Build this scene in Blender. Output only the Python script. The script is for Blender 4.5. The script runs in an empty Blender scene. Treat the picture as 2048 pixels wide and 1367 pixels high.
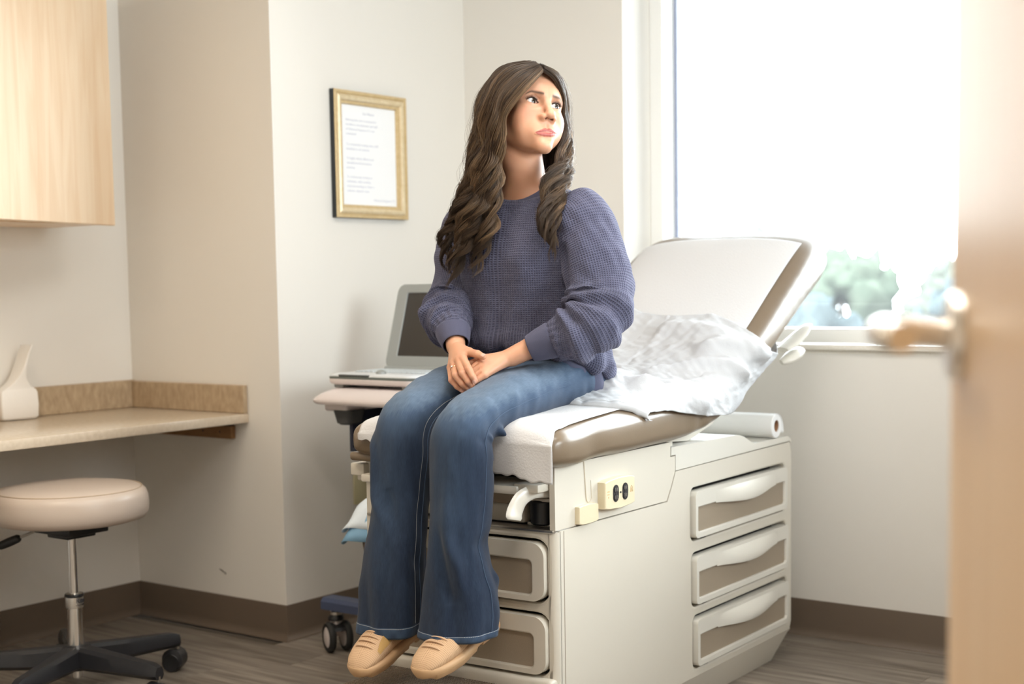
import bpy, bmesh, math, random
import numpy as np
from mathutils import Vector, Matrix
random.seed(7); RNG = np.random.default_rng(7)
scn = bpy.context.scene
COL = scn.collection
R = math.radians

# ------------------------------------------------------------------ camera
YAW, PITCH, ROLL = 0.6386, 0.0855, -0.0159
CAM = Vector((3.467, -4.395, 1.2))
def cam_axes():
    fwd = Vector((-math.sin(YAW), math.cos(YAW), 0)); right = Vector((math.cos(YAW), math.sin(YAW), 0)); up = Vector((0, 0, 1))
    f2 = fwd*math.cos(PITCH)-up*math.sin(PITCH); u2 = up*math.cos(PITCH)+fwd*math.sin(PITCH)
    r3 = right*math.cos(ROLL)+u2*math.sin(ROLL); u3 = -right*math.sin(ROLL)+u2*math.cos(ROLL)
    return r3, u3, f2
cd = bpy.data.cameras.new('camera'); cam = bpy.data.objects.new('camera', cd); COL.objects.link(cam)
_r, _u, _f = cam_axes()
cam.matrix_world = Matrix(((_r.x, _u.x, -_f.x, CAM.x), (_r.y, _u.y, -_f.y, CAM.y), (_r.z, _u.z, -_f.z, CAM.z), (0, 0, 0, 1)))
cd.sensor_width = 36.0; cd.lens = 50.0; cd.shift_y = 128.05/2048; cd.clip_start = 0.05; cd.clip_end = 400
cd.dof.use_dof = True; cd.dof.focus_distance = 3.42; cd.dof.aperture_fstop = 2.8
scn.camera = cam

# ------------------------------------------------------------------ world, exposure, lamps
scn.view_settings.view_transform = 'Standard'; scn.view_settings.look = 'None'
scn.view_settings.gamma = 1.0; scn.view_settings.use_curve_mapping = False
scn.view_settings.exposure = 0.90
try:
    scn.cycles.use_denoising = True; scn.cycles.max_bounces = 10; scn.cycles.diffuse_bounces = 5
    scn.cycles.transparent_max_bounces = 12; scn.cycles.caustics_reflective = False; scn.cycles.caustics_refractive = False
    scn.cycles.sample_clamp_indirect = 6.0
except Exception:
    pass
SKY_STRENGTH = 11.0
w = bpy.data.worlds.new('overcast_sky'); scn.world = w; w.use_nodes = True
nt = w.node_tree; nt.nodes.clear()
wo = nt.nodes.new('ShaderNodeOutputWorld'); bg = nt.nodes.new('ShaderNodeBackground')
tc = nt.nodes.new('ShaderNodeTexCoord'); sp = nt.nodes.new('ShaderNodeSeparateXYZ'); cr = nt.nodes.new('ShaderNodeValToRGB')
nt.links.new(tc.outputs['Generated'], sp.inputs[0]); nt.links.new(sp.outputs['Z'], cr.inputs[0])
cr.color_ramp.elements[0].position = 0.0; cr.color_ramp.elements[0].color = (0.93, 0.97, 1, 1)
cr.color_ramp.elements[1].position = 0.8; cr.color_ramp.elements[1].color = (0.86, 0.94, 1, 1)
nt.links.new(cr.outputs[0], bg.inputs[0]); bg.inputs[1].default_value = SKY_STRENGTH
nt.links.new(bg.outputs[0], wo.inputs[0])

def area(name, loc, size, power, col, target=None, portal=False, spread=None):
    l = bpy.data.lights.new(name, 'AREA'); l.shape = 'RECTANGLE'; l.size, l.size_y = size; l.energy = power; l.color = col
    o = bpy.data.objects.new(name, l); o.location = loc; COL.objects.link(o)
    if target is not None:
        d = Vector(target)-Vector(loc); o.rotation_euler = d.to_track_quat('-Z', 'Y').to_euler()
    if portal: l.cycles.is_portal = True
    if spread: l.spread = spread
    return o
area('window_portal', (1.93, 0.31, 1.72), (2.3, 1.5), 1.0, (1, 1, 1), (1.93, -1, 1.72), portal=True)
area('window_portal_right', (3.60, -1.45, 1.72), (1.2, 1.1), 1.0, (1, 1, 1), (0, -1.5, 1.70), portal=True)
# fluorescent troffers in the ceiling (their glowing panels are built with the ceiling)
LAMPS = [(1.9, -1.60, 8), (2.7, -3.0, 10), (.75, -3.0, 11)]
for i, (lx, ly, pw_) in enumerate(LAMPS):
    area('troffer_light', (lx, ly, 2.70), (1.1, 0.5), pw_, ((1.0, 0.97, 0.93), (1.0, 0.95, 0.88), (1.0, 0.84, 0.64))[i], (lx, ly, 0))
area('hall_light', (4.6, -4.3, 2.6), (0.9, 0.9), 10, (1.0, 0.84, 0.66), (4.3, -4.3, 0))

# ------------------------------------------------------------------ helpers
def tag(o, label=None, cat=None, group=None, kind=None):
    if label: o['label'] = label
    if cat: o['category'] = cat
    if group: o['group'] = group
    if kind: o['kind'] = kind
    return o
def lin(c):
    def f(v):
        v /= 255.0
        return v/12.92 if v <= 0.04045 else ((v+0.055)/1.055)**2.4
    return (f(c[0]), f(c[1]), f(c[2]), 1.0)
def empty(name, loc=(0, 0, 0), rz=0.0):
    o = bpy.data.objects.new(name, None); COL.objects.link(o); o.location = loc; o.rotation_euler = (0, 0, rz); o.empty_display_size = 0.05
    return o
def obj(name, V, F, m=None, parent=None, smooth=True, loc=None, rz=None, ang=40, uv=None, attr=None):
    me = bpy.data.meshes.new(name)
    V = np.asarray(V, dtype=float)
    me.from_pydata(V.tolist(), [], [tuple(int(i) for i in f) for f in F]); me.validate(); me.update()
    if m is not None: me.materials.append(m)
    if smooth:
        me.shade_smooth()
        if ang is not None and ang < 179: me.set_sharp_from_angle(angle=R(ang))
    if uv is not None:
        ul = me.uv_layers.new(name='UVMap'); li = np.zeros(len(me.loops), dtype=np.int32); me.loops.foreach_get('vertex_index', li)
        ul.data.foreach_set('uv', np.asarray(uv, dtype=np.float32)[li].ravel())
    if attr:
        for k, a in attr.items():
            a = np.asarray(a, dtype=np.float32)
            if a.ndim == 1:
                at = me.attributes.new(k, 'FLOAT', 'POINT'); at.data.foreach_set('value', a)
            elif a.shape[1] == 4:
                at = me.attributes.new(k, 'FLOAT_COLOR', 'POINT'); at.data.foreach_set('color', a.ravel())
            else:
                at = me.attributes.new(k, 'FLOAT_VECTOR', 'POINT'); at.data.foreach_set('vector', a.ravel())
    o = bpy.data.objects.new(name, me); COL.objects.link(o)
    if parent is not None: o.parent = parent
    if loc is not None: o.location = loc
    if rz is not None: o.rotation_euler = (0, 0, rz)
    return o
def join(*parts):
    V = []; F = []; n = 0
    for v, f in parts:
        v = np.asarray(v, dtype=float); V.append(v); F += [tuple(i+n for i in q) for q in f]; n += len(v)
    return np.vstack(V), F
def box(x0, y0, z0, x1, y1, z1):
    v = [(x0, y0, z0), (x1, y0, z0), (x1, y1, z0), (x0, y1, z0), (x0, y0, z1), (x1, y0, z1), (x1, y1, z1), (x0, y1, z1)]
    f = [(0, 3, 2, 1), (4, 5, 6, 7), (0, 1, 5, 4), (1, 2, 6, 5), (2, 3, 7, 6), (3, 0, 4, 7)]
    return np.array(v, float), f
def from_bm(bm):
    bm.normal_update(); bm.verts.index_update()
    v = np.array([q.co[:] for q in bm.verts]); f = [tuple(q.index for q in fc.verts) for fc in bm.faces]; bm.free(); return v, f
def rbox(x0, y0, z0, x1, y1, z1, r=0.005, seg=2):
    bm = bmesh.new(); bmesh.ops.create_cube(bm, size=1.0)
    for q in bm.verts: q.co = Vector(((x0+x1)/2+q.co.x*(x1-x0), (y0+y1)/2+q.co.y*(y1-y0), (z0+z1)/2+q.co.z*(z1-z0)))
    r = min(r, abs(x1-x0)*.49, abs(y1-y0)*.49, abs(z1-z0)*.49)
    bmesh.ops.bevel(bm, geom=list(bm.edges), offset=r, segments=seg, profile=0.5, affect='EDGES')
    return from_bm(bm)
def frame_of(d, up=(0, 0, 1)):
    d = np.array(d, float); d /= np.linalg.norm(d); up = np.array(up, float)
    if abs(d@up) > 0.98: up = np.array((1.0, 0, 0))
    u = np.cross(up, d); u /= np.linalg.norm(u); return u, np.cross(d, u), d
def loft(rings, cap0=True, cap1=True, closed=True):
    rings = np.asarray(rings, float); m, n, _ = rings.shape
    V = rings.reshape(-1, 3); F = []
    nn = n if closed else n-1
    for i in range(m-1):
        for j in range(nn):
            a = i*n+j; b = i*n+(j+1) % n; F.append((a, b, b+n, a+n))
    V = list(V)
    if closed and cap0: F.append(tuple(range(n))[::-1])
    if closed and cap1: F.append(tuple((m-1)*n+j for j in range(n)))
    return np.array(V), F
def tube(pts, rad, n=10, caps=True, up=(0, 0, 1), flat=None):
    pts = np.asarray(pts, float); m = len(pts)
    rad = np.full(m, rad) if np.isscalar(rad) else np.asarray(rad, float)
    tg = np.gradient(pts, axis=0); tg /= np.linalg.norm(tg, axis=1)[:, None]+1e-12
    u, v, _ = frame_of(tg[0], up); rings = []
    for i in range(m):
        u = u-tg[i]*(u@tg[i]); u /= np.linalg.norm(u)+1e-12; v = np.cross(tg[i], u)
        a = np.arange(n)*2*np.pi/n
        k = 1.0 if flat is None else flat
        rings.append(pts[i]+rad[i]*(np.cos(a)[:, None]*u+np.sin(a)[:, None]*v*k))
    return loft(rings, caps, caps)
def lathe(prof, n=32, center=(0, 0, 0), axis=(0, 0, 1), capends=True):
    u, v, d = frame_of(axis); c = np.array(center, float); a = np.arange(n)*2*np.pi/n
    rings = [c+d*h+r*(np.cos(a)[:, None]*u+np.sin(a)[:, None]*v) for r, h in prof]
    V, F = loft(rings, capends, capends)
    return V, F
def prism(poly, origin, ax, ay, az, depth):
    o = np.array(origin, float); ax = np.array(ax, float); ay = np.array(ay, float); az = np.array(az, float)
    a = np.array([o+p[0]*ax+p[1]*ay for p in poly]); b = a+az*depth; n = len(poly)
    F = [tuple(range(n))[::-1], tuple(range(n, 2*n))]+[(i, (i+1) % n, n+(i+1) % n, n+i) for i in range(n)]
    return np.vstack([a, b]), F
def rrect(x0, y0, x1, y1, r, n=5):
    P = []
    for cx, cy, a0 in ((x1-r, y1-r, 0), (x0+r, y1-r, 90), (x0+r, y0+r, 180), (x1-r, y0+r, 270)):
        for k in range(n+1):
            a = R(a0+90*k/n); P.append((cx+r*math.cos(a), cy+r*math.sin(a)))
    return P
def xf(vf, M=None, t=(0, 0, 0)):
    v, f = vf; v = np.asarray(v, float)
    if M is not None: v = v@np.array(M, float).T
    return v+np.array(t, float), f
def rotz(a): c, s = math.cos(a), math.sin(a); return np.array([[c, -s, 0], [s, c, 0], [0, 0, 1]])
def rotx(a): c, s = math.cos(a), math.sin(a); return np.array([[1, 0, 0], [0, c, -s], [0, s, c]])
def roty(a): c, s = math.cos(a), math.sin(a); return np.array([[c, 0, s], [0, 1, 0], [-s, 0, c]])
def catmull(P, n):
    P = np.asarray(P, float); m = len(P); t = np.linspace(0, m-1, n); out = []
    for q in t:
        i = min(int(q), m-2); f = q-i
        p0, p1, p2, p3 = P[max(i-1, 0)], P[i], P[i+1], P[min(i+2, m-1)]
        out.append(0.5*((2*p1)+(-p0+p2)*f+(2*p0-5*p1+4*p2-p3)*f*f+(-p0+3*p1-3*p2+p3)*f**3))
    return np.array(out)

# ------------------------------------------------------------------ materials
def mat(name, col, rough=0.5, metal=0.0, spec=0.5, noise=None, bump=None, coat=0.0, sheen=0.0, sss=0.0, trans=0.0):
    """noise=(scale, colour2, stretch); bump=(scale, strength)"""
    m = bpy.data.materials.new(name); m.use_nodes = True; nt = m.node_tree; b = nt.nodes['Principled BSDF']
    c = lin(col) if max(col) > 1 else (*col, 1)
    b.inputs['Base Color'].default_value = c; b.inputs['Roughness'].default_value = rough; b.inputs['Metallic'].default_value = metal
    b.inputs['Specular IOR Level'].default_value = spec
    if coat: b.inputs['Coat Weight'].default_value = coat; b.inputs['Coat Roughness'].default_value = 0.15
    if sheen: b.inputs['Sheen Weight'].default_value = sheen; b.inputs['Sheen Roughness'].default_value = 0.4
    if sss:
        b.inputs['Subsurface Weight'].default_value = sss; b.inputs['Subsurface Radius'].default_value = (0.012, 0.005, 0.003); b.inputs['Subsurface Scale'].default_value = 1.0
    if trans: b.inputs['Transmission Weight'].default_value = trans
    if noise or bump:
        tcn = nt.nodes.new('ShaderNodeTexCoord')
    if noise:
        s, c2, st = noise
        mp = nt.nodes.new('ShaderNodeMapping'); mp.inputs['Scale'].default_value = st; nt.links.new(tcn.outputs['Object'], mp.inputs[0])
        nz = nt.nodes.new('ShaderNodeTexNoise'); nz.inputs['Scale'].default_value = s; nz.inputs['Detail'].default_value = 5
        nt.links.new(mp.outputs[0], nz.inputs['Vector'])
        rp = nt.nodes.new('ShaderNodeValToRGB'); rp.color_ramp.elements[0].position = 0.3; rp.color_ramp.elements[1].position = 0.7
        rp.color_ramp.elements[0].color = c; rp.color_ramp.elements[1].color = lin(c2) if max(c2) > 1 else (*c2, 1)
        nt.links.new(nz.outputs['Fac'], rp.inputs[0]); nt.links.new(rp.outputs[0], b.inputs['Base Color'])
    if bump:
        nz2 = nt.nodes.new('ShaderNodeTexNoise'); nz2.inputs['Scale'].default_value = bump[0]; nz2.inputs['Detail'].default_value = 3
        nt.links.new(tcn.outputs['Object'], nz2.inputs['Vector'])
        bp_ = nt.nodes.new('ShaderNodeBump'); bp_.inputs['Strength'].default_value = bump[1]; bp_.inputs['Distance'].default_value = 0.002
        nt.links.new(nz2.outputs['Fac'], bp_.inputs['Height']); nt.links.new(bp_.outputs[0], b.inputs['Normal'])
    return m
M = {}
M['wall'] = mat('painted_wall', (0.78, 0.75, 0.70), 0.75, spec=0.3, bump=(420, 0.06))
M['wall_back'] = M['wall']
M['ceiling'] = mat('ceiling_tile', (0.82, 0.81, 0.78), 0.9, bump=(160, 0.25))
M['base'] = mat('vinyl_base', (0.145, 0.108, 0.080), 0.45, bump=(300, 0.05))
M['trimwhite'] = mat('white_paint', (0.88, 0.86, 0.84), 0.4)
M['winframe'] = mat('window_frame_paint', (0.88, 0.88, 0.86), 0.35)
M['gasket'] = mat('blue_grey_spacer', (0.33, 0.37, 0.50), 0.5)
M['sill'] = mat('speckled_sill', (0.80, 0.75, 0.66), 0.3, noise=(180, (0.88, 0.85, 0.79), (1, 1, 1)))
M['cream'] = mat('cream_plastic', (0.63, 0.59, 0.515), 0.30, bump=(500, 0.03))
M['cream2'] = mat('cream_drawer_plastic', (0.67, 0.645, 0.585), 0.28)
M['creamyel'] = mat('ivory_plastic', (0.70, 0.61, 0.43), 0.35)
M['taupe'] = mat('taupe_insert', (0.29, 0.235, 0.175), 0.5, noise=(500, (0.33, 0.27, 0.205), (1, 1, 1)))
M['vinyl'] = mat('taupe_vinyl', (0.175, 0.128, 0.085), 0.30, spec=0.55, bump=(330, 0.07))
M['vinyl_lt'] = mat('beige_stool_vinyl', (0.56, 0.47, 0.40), 0.34, bump=(300, 0.06))
M['black'] = mat('black_plastic', (0.012, 0.012, 0.014), 0.4)
M['blackmat'] = mat('gap_shade', (0.02, 0.018, 0.016), 0.8)
M['steel'] = mat('brushed_steel', (0.45, 0.43, 0.40), 0.35, metal=1.0)
M['chrome'] = mat('chrome', (0.80, 0.79, 0.78), 0.12, metal=1.0)
M['paper'] = mat('exam_paper', (0.60, 0.595, 0.60), 0.75, bump=(200, 0.42))
M['roll'] = mat('roll_paper', (0.80, 0.80, 0.80), 0.7)
M['drape'] = mat('drape_paper', (0.48, 0.485, 0.50), 0.8, bump=(150, 0.3))
# ------------------------------------------------------------------ room shell (metres; origin = floor corner of left wall and window wall)
L, W, H = 1.031, 0.769, 2.72
XR, YF = 3.46, -5.2
st = lambda o, label, cat: tag(o, label, cat, kind='structure')
Z = (0, 0, 1); X = (1, 0, 0); Y = (0, 1, 0)
floor_o = obj('floor', *box(-W-.1, YF-.1, -0.06, XR+1.6, 0.30, -0.006), mat('floor_slab', (0.10, 0.08, 0.06), 0.8))
st(floor_o, 'grey brown wood-look plank floor of the exam room', 'floor')
m = bpy.data.materials.new('vinyl_plank'); m.use_nodes = True; nt = m.node_tree; b = nt.nodes['Principled BSDF']
geo = nt.nodes.new('ShaderNodeNewGeometry'); oi = nt.nodes.new('ShaderNodeObjectInfo')
mp = nt.nodes.new('ShaderNodeMapping'); mp.inputs['Scale'].default_value = (1.6, 26, 1)
ad = nt.nodes.new('ShaderNodeVectorMath'); ad.operation = 'ADD'
ml = nt.nodes.new('ShaderNodeVectorMath'); ml.operation = 'SCALE'; ml.inputs[3].default_value = 37.0
cx_ = nt.nodes.new('ShaderNodeCombineXYZ')
nt.links.new(oi.outputs['Random'], cx_.inputs[0]); nt.links.new(oi.outputs['Random'], cx_.inputs[1]); nt.links.new(cx_.outputs[0], ml.inputs[0])
nt.links.new(geo.outputs['Position'], ad.inputs[0]); nt.links.new(ml.outputs[0], ad.inputs[1]); nt.links.new(ad.outputs[0], mp.inputs[0])
n1 = nt.nodes.new('ShaderNodeTexNoise'); n1.inputs['Scale'].default_value = 1.5; n1.inputs['Detail'].default_value = 6; n1.inputs['Roughness'].default_value = 0.62
nt.links.new(mp.outputs[0], n1.inputs['Vector'])
r1 = nt.nodes.new('ShaderNodeValToRGB'); e = r1.color_ramp.elements
e[0].position = 0.32; e[0].color = (0.135, 0.108, 0.086, 1); e[1].position = 0.72; e[1].color = (0.40, 0.35, 0.295, 1)
nt.links.new(n1.outputs['Fac'], r1.inputs[0])
hs = nt.nodes.new('ShaderNodeHueSaturation'); mr = nt.nodes.new('ShaderNodeMapRange'); mr.inputs[3].default_value = 0.78; mr.inputs[4].default_value = 1.15
nt.links.new(oi.outputs['Random'], mr.inputs[0]); nt.links.new(mr.outputs[0], hs.inputs['Value']); nt.links.new(r1.outputs[0], hs.inputs['Color'])
nt.links.new(hs.outputs[0], b.inputs['Base Color']); b.inputs['Roughness'].default_value = 0.36
bpn = nt.nodes.new('ShaderNodeBump'); bpn.inputs['Strength'].default_value = 0.12; bpn.inputs['Distance'].default_value = 0.001
nt.links.new(n1.outputs['Fac'], bpn.inputs['Height']); nt.links.new(bpn.outputs[0], b.inputs['Normal'])
M['plank'] = m
pw, pl = 0.152, 1.22
row = 0; y = YF
meshcache = {}
while y < 0.0:
    y1 = min(y+pw, 0.0); xs = -W if y1 <= -L+1e-6 else 0.0
    if y < -L < y1: y1 = -L
    x = -W-((row*0.43) % 1.0)*pl
    while x < XR:
        a, bb = max(x, xs), min(x+pl, XR)
        if bb-a > 0.03:
            key = (round(bb-a, 3), round(y1-y, 3))
            if key not in meshcache:
                o = obj('plank', *rbox(0.0004, 0.0004, -0.006, key[0]-0.0004, key[1]-0.0004, 0.0, 0.0007, 1), M['plank'], floor_o, ang=30); meshcache[key] = o.data
            else:
                o = bpy.data.objects.new('plank', meshcache[key]); COL.objects.link(o); o.parent = floor_o
            o.location = (a, y, 0)
        x += pl
    y = y1; row += 1
hall = obj('floor_hall', *box(XR+.0, YF, -0.006, 5.2, -3.2, 0.0), M['plank'], floor_o)

def wall(name, polys, label, m=None):
    o = obj(name, *join(*polys), m or M['wall'], ang=30); return st(o, label, 'wall')
t = 0.12
wall('wall_alcove', [prism([(-W, YF), (-W, -L), (-W-t, -L+t), (-W-t, YF)], (0, 0, 0), X, Y, Z, H)], 'beige wall behind the counter and the wall cabinet')
wall('wall_alcove_side', [prism([(-W, -L), (0, -L), (-t, -L+t), (-W-t, -L+t)], (0, 0, 0), X, Y, Z, H)], 'beige return wall at the right end of the counter')
wall('wall_left', [prism([(0, -L), (0, 0), (-t, 0.30), (-t, -L+t)], (0, 0, 0), X, Y, Z, H)], 'bright white wall carrying the gold picture frame')
WX0, WX1, WZ0, WZ1 = 0.72, 3.08, 0.955, 2.42
wall('wall_back', [box(0, 0, 0, WX0, 0.30, H), box(WX0, 0, 0, WX1, 0.30, WZ0), box(WX0, 0, WZ1, WX1, 0.30, H), box(WX1, 0, 0, XR, 0.30, H)], 'pale wall with the big window behind the exam table')
RY0, RY1, RZ0, RZ1 = -2.10, -0.80, 1.15, 2.30
DY0, DY1, DZ = -5.02, -4.03, 2.15
wall('wall_right', [box(XR, DY1, 0, XR+t, RY0, H), box(XR, RY0, 0, XR+t, RY1, RZ0), box(XR, RY0, RZ1, XR+t, RY1, H), box(XR, RY1, 0, XR+t, 0.30, H), box(XR, YF, 0, XR+t, DY0, H), box(XR, DY0, DZ, XR+t, DY1, H)], 'beige wall with the doorway on the camera side')
wall('wall_front', [box(-W-t, YF-t, 0, XR+t, YF, H)], 'beige wall behind the camera')
wall('wall_hall', [box(5.2, YF-.1, 0, 5.3, -3.1, H), box(XR+t, -3.2, 0, 5.2, -3.1, H), box(XR+t, YF-t, 0, 5.2, YF, H)], 'beige corridor walls beyond the doorway')
ce = obj('ceiling', *box(-W-t, YF-t, H, 5.3, 0.30, H+.08), M['ceiling']); st(ce, 'white ceiling above the exam room', 'ceiling')
Mlamp = bpy.data.materials.new('lamp_diffuser'); Mlamp.use_nodes = True
bb_ = Mlamp.node_tree.nodes['Principled BSDF']; bb_.inputs['Emission Color'].default_value = (1, .93, .82, 1); bb_.inputs['Emission Strength'].default_value = 2.0
LLAB = ['recessed fluorescent ceiling panel above the exam table foot end', 'recessed fluorescent ceiling panel nearest the open door', 'recessed fluorescent ceiling panel above the counter side']
for (lx, ly, pw_), lab_ in zip(LAMPS, LLAB):
    tr = obj('ceiling_light', *join(box(lx-.62, ly-.31, H-.012, lx+.62, ly-.28, H), box(lx-.62, ly+.28, H-.012, lx+.62, ly+.31, H), box(lx-.62, ly-.28, H-.012, lx-.59, ly+.28, H), box(lx+.59, ly-.28, H-.012, lx+.62, ly+.28, H)), M['trimwhite'])
    obj('diffuser', *box(lx-.59, ly-.28, H-.006, lx+.59, ly+.28, H-.001), Mlamp, tr)
    tag(tr, lab_, 'light', 'ceiling light panels')

# vinyl cove base: profile with toe, extruded along each wall
def cove(name, p0, p1, nrm, label, m0=0, m1=0):
    """profile swept from p0 to p1; m = mitre sign at the ends (+1 outer corner, -1 inner corner)"""
    p0 = np.array(p0, float); p1 = np.array(p1, float); n = np.array(nrm, float); d = p1-p0; d /= np.linalg.norm(d)
    prof = [(0, 0.1228), (0.0035, 0.1220), (0.004, 0.119), (0.004, 0.030), (0.006, 0.018), (0.011, 0.009), (0.017, 0.003), (0.018, 0.0), (0, 0)]
    a = [p0+n*x-d*x*m0+np.array((0, 0, z)) for x, z in prof]; b = [p1+n*x+d*x*m1+np.array((0, 0, z)) for x, z in prof]
    N = len(prof); V = np.array(a+b); F = [(i, (i+1) % N, N+(i+1) % N, N+i) for i in range(N)]+[tuple(range(N))[::-1], tuple(range(N, 2*N))]
    o = obj(name, V, F, M['base'], ang=25); return st(o, label, 'baseboard')
cove('baseboard_alcove', (-W, YF, 0), (-W, -L, 0), X, 'brown vinyl baseboard below the counter wall', 0, -1)
cove('baseboard_alcove_side', (-W, -L, 0), (0, -L, 0), (0, -1, 0), 'brown vinyl baseboard on the return wall beside the stool', -1, 1)
cove('baseboard_left', (0, -L, 0), (0, 0, 0), X, 'brown vinyl baseboard behind the cart caster', 1, -1)
cove('baseboard_back', (0, 0, 0), (XR, 0, 0), (0, -1, 0), 'brown vinyl baseboard under the window behind the exam table', -1, -1)
cove('baseboard_right', (XR, 0, 0), (XR, DY1, 0), (-1, 0, 0), 'brown vinyl baseboard on the doorway wall', -1, 0)
obj('scuff_mark', *join(tube([(-.33, -L-.0006, .214), (-.317, -L-.0006, .210), (-.305, -L-.0006, .204)], [.0008, .0022, .0012], 6), tube([(-.302, -L-.0006, .205), (-.296, -L-.0006, .199)], [.0016, .0022], 6)), mat('scuff', (0.10, 0.08, 0.07), .8), bpy.data.objects['wall_alcove_side'])

# ------------------------------------------------------------------ window
win = empty('window_1', (0, 0, 0)); st(win, 'large white framed window with a bright overcast view', 'window')
dY, gY = 0.186, 0.282
fx = WX0+0.053
def fr(name, *a): return obj(name, *rbox(*a, 0.003, 1), M['winframe'], win, ang=30)
fr('frame_stile', WX0, dY, WZ0, fx, gY+.03, WZ1); fr('frame_stile', WX1-.053, dY, WZ0, WX1, gY+.03, WZ1)
fr('frame_rail', fx, dY, WZ0, WX1-.053, gY+.03, 1.030); fr('frame_rail', fx, dY, WZ1-.053, WX1-.053, gY+.03, WZ1)
for a in ((fx, gY-.008, 1.03, fx+.011, gY+.012, WZ1-.053), (WX1-.064, gY-.008, 1.03, WX1-.053, gY+.012, WZ1-.053)):
    obj('glazing_spacer', *box(*a), M['gasket'], win)
g = bpy.data.materials.new('window_glass'); g.use_nodes = True; nt = g.node_tree; nt.nodes.remove(nt.nodes['Principled BSDF']); out = nt.nodes['Material Output']
tr_ = nt.nodes.new('ShaderNodeBsdfTransparent'); tr_.inputs[0].default_value = (0.94, 0.96, 0.96, 1); gl = nt.nodes.new('ShaderNodeBsdfGlossy'); gl.inputs['Roughness'].default_value = 0.02
fz = nt.nodes.new('ShaderNodeFresnel'); fz.inputs[0].default_value = 1.45; mx = nt.nodes.new('ShaderNodeMixShader')
nt.links.new(fz.outputs[0], mx.inputs[0]); nt.links.new(tr_.outputs[0], mx.inputs[1]); nt.links.new(gl.outputs[0], mx.inputs[2])
df = nt.nodes.new('ShaderNodeBsdfTranslucent'); df.inputs[0].default_value = (.95, .97, 1, 1); mx2 = nt.nodes.new('ShaderNodeMixShader'); mx2.inputs[0].default_value = 0.02
nt.links.new(mx.outputs[0], mx2.inputs[1]); nt.links.new(df.outputs[0], mx2.inputs[2]); nt.links.new(mx2.outputs[0], out.inputs[0])
obj('glass_pane', *box(fx+.004, gY, 1.031, WX1-.057, gY+.004, WZ1-.055), g, win)
sl = obj('window_sill', *join(box(WX0, 0.0, WZ0, WX1, dY, WZ0+.0308), rbox(WX0-.012, -0.022, WZ0+.012, WX1+.012, 0.0005, WZ0+.031, 0.004, 2)), M['sill'], win, ang=30)

win2 = empty('window_2', (0, 0, 0)); st(win2, 'unseen second window added in the right wall to light the left wall', 'window')  # added out of view, for daylight on the left wall and table side
for a in ((XR+.06, RY0, RZ0, XR+.12, RY0+.05, RZ1), (XR+.06, RY1-.05, RZ0, XR+.12, RY1, RZ1), (XR+.06, RY0+.05, RZ0, XR+.12, RY1-.05, RZ0+.05), (XR+.06, RY0+.05, RZ1-.05, XR+.12, RY1-.05, RZ1)):
    obj('frame_rail', *rbox(*a, .003, 1), M['winframe'], win2, ang=30)
obj('glass_pane', *box(XR+.088, RY0+.05, RZ0+.05, XR+.092, RY1-.05, RZ1-.05), g, win2)
obj('window_sill', *rbox(XR-.02, RY0, RZ0-.02, XR+.06, RY1, RZ0+.004, .004, 2), M['sill'], win2)
# ------------------------------------------------------------------ view outside: parking-lot edge, hedge and far trees
gr = obj('ground', *box(-40, 0.9, -3.2, 60, 140, -3.0), mat('far_lawn', (0.036, 0.040, 0.034), 0.9, spec=0.0, noise=(0.12, (0.046, 0.048, 0.043), (1, 1, 1)))); st(gr, 'pale lawn and lot far outside the window', 'ground')
def leafmat(n, c, c2): return mat(n, c, 0.8, spec=0.0, noise=(1.4, c2, (1, 1, 1)))
ML = [leafmat('leaves_a', (0.044, 0.056, 0.040), (0.058, 0.068, 0.050)), leafmat('leaves_b', (0.038, 0.050, 0.054), (0.055, 0.067, 0.068)), leafmat('leaves_c', (0.056, 0.061, 0.048), (0.068, 0.073, 0.060))]
MT = mat('bark', (0.16, 0.13, 0.10), 0.9)
def tree(x, y, h, r, k, label):
    t_ = empty('tree', (x, y, -3.0)); rg = np.random.default_rng(int(x*7+y*13) % 9999)
    obj('trunk', *tube([(0, 0, 0), (0.05*r, 0, h*.35), (0, .05*r, h*.7)], [.10*r, .08*r, .04*r], 8), MT, t_)
    parts = []
    for i in range(46):
        a = rg.uniform(0, 2*np.pi); e_ = rg.uniform(-.5, 1.4); q = np.array((math.cos(a)*math.cos(e_), math.sin(a)*math.cos(e_), math.sin(e_)))*rg.uniform(.45, .95)
        c = np.array((0, 0, h*.62))+q*np.array((r, r, h*.36)); s = r*rg.uniform(.22, .40)
        bm = bmesh.new(); bmesh.ops.create_icosphere(bm, subdivisions=2, radius=1.0)
        v, f = from_bm(bm); v = v*(1+0.28*rg.standard_normal((len(v), 1)))*s+c; parts.append((v, f))
    obj('crown', *join(*parts), ML[k], t_, ang=180)
    return tag(t_, label, 'tree', 'trees beyond the window')
TREES = [(-25.5, 62, 5.4, 2.5, 0), (-18.6, 60, 4.6, 2.4, 2), (-33.5, 66, 5.6, 3.8, 2), (-42, 76, 5.2, 4.0, 0), (-11.5, 62, 5.0, 2.6, 0)]
LT = ['hazy green tree on the skyline just right of the backrest', 'pale far tree on the skyline seen close beside the door edge', 'pale broad tree on the skyline above the backrest top', 'small green far tree on the skyline nearest the left window frame', 'far green tree on the skyline hidden mostly behind the door']
for a, l in zip(TREES, LT): tree(*a, l)
BUSH = [(-7.7, 20, 4.0, .95, 1), (-5.3, 20.5, 4.1, .95, 1), (-7.2, 25.5, 4.1, 1.0, 2), (-10.8, 24.5, 4.0, 1.0, 1)]
LB = ['blue-green bush just right of the headrest in the window view', 'dark bluish bush above the door lever in the window view', 'pale bush standing between and behind the two bluish bushes', 'bluish bush mostly hidden behind the padded headrest']
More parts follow.
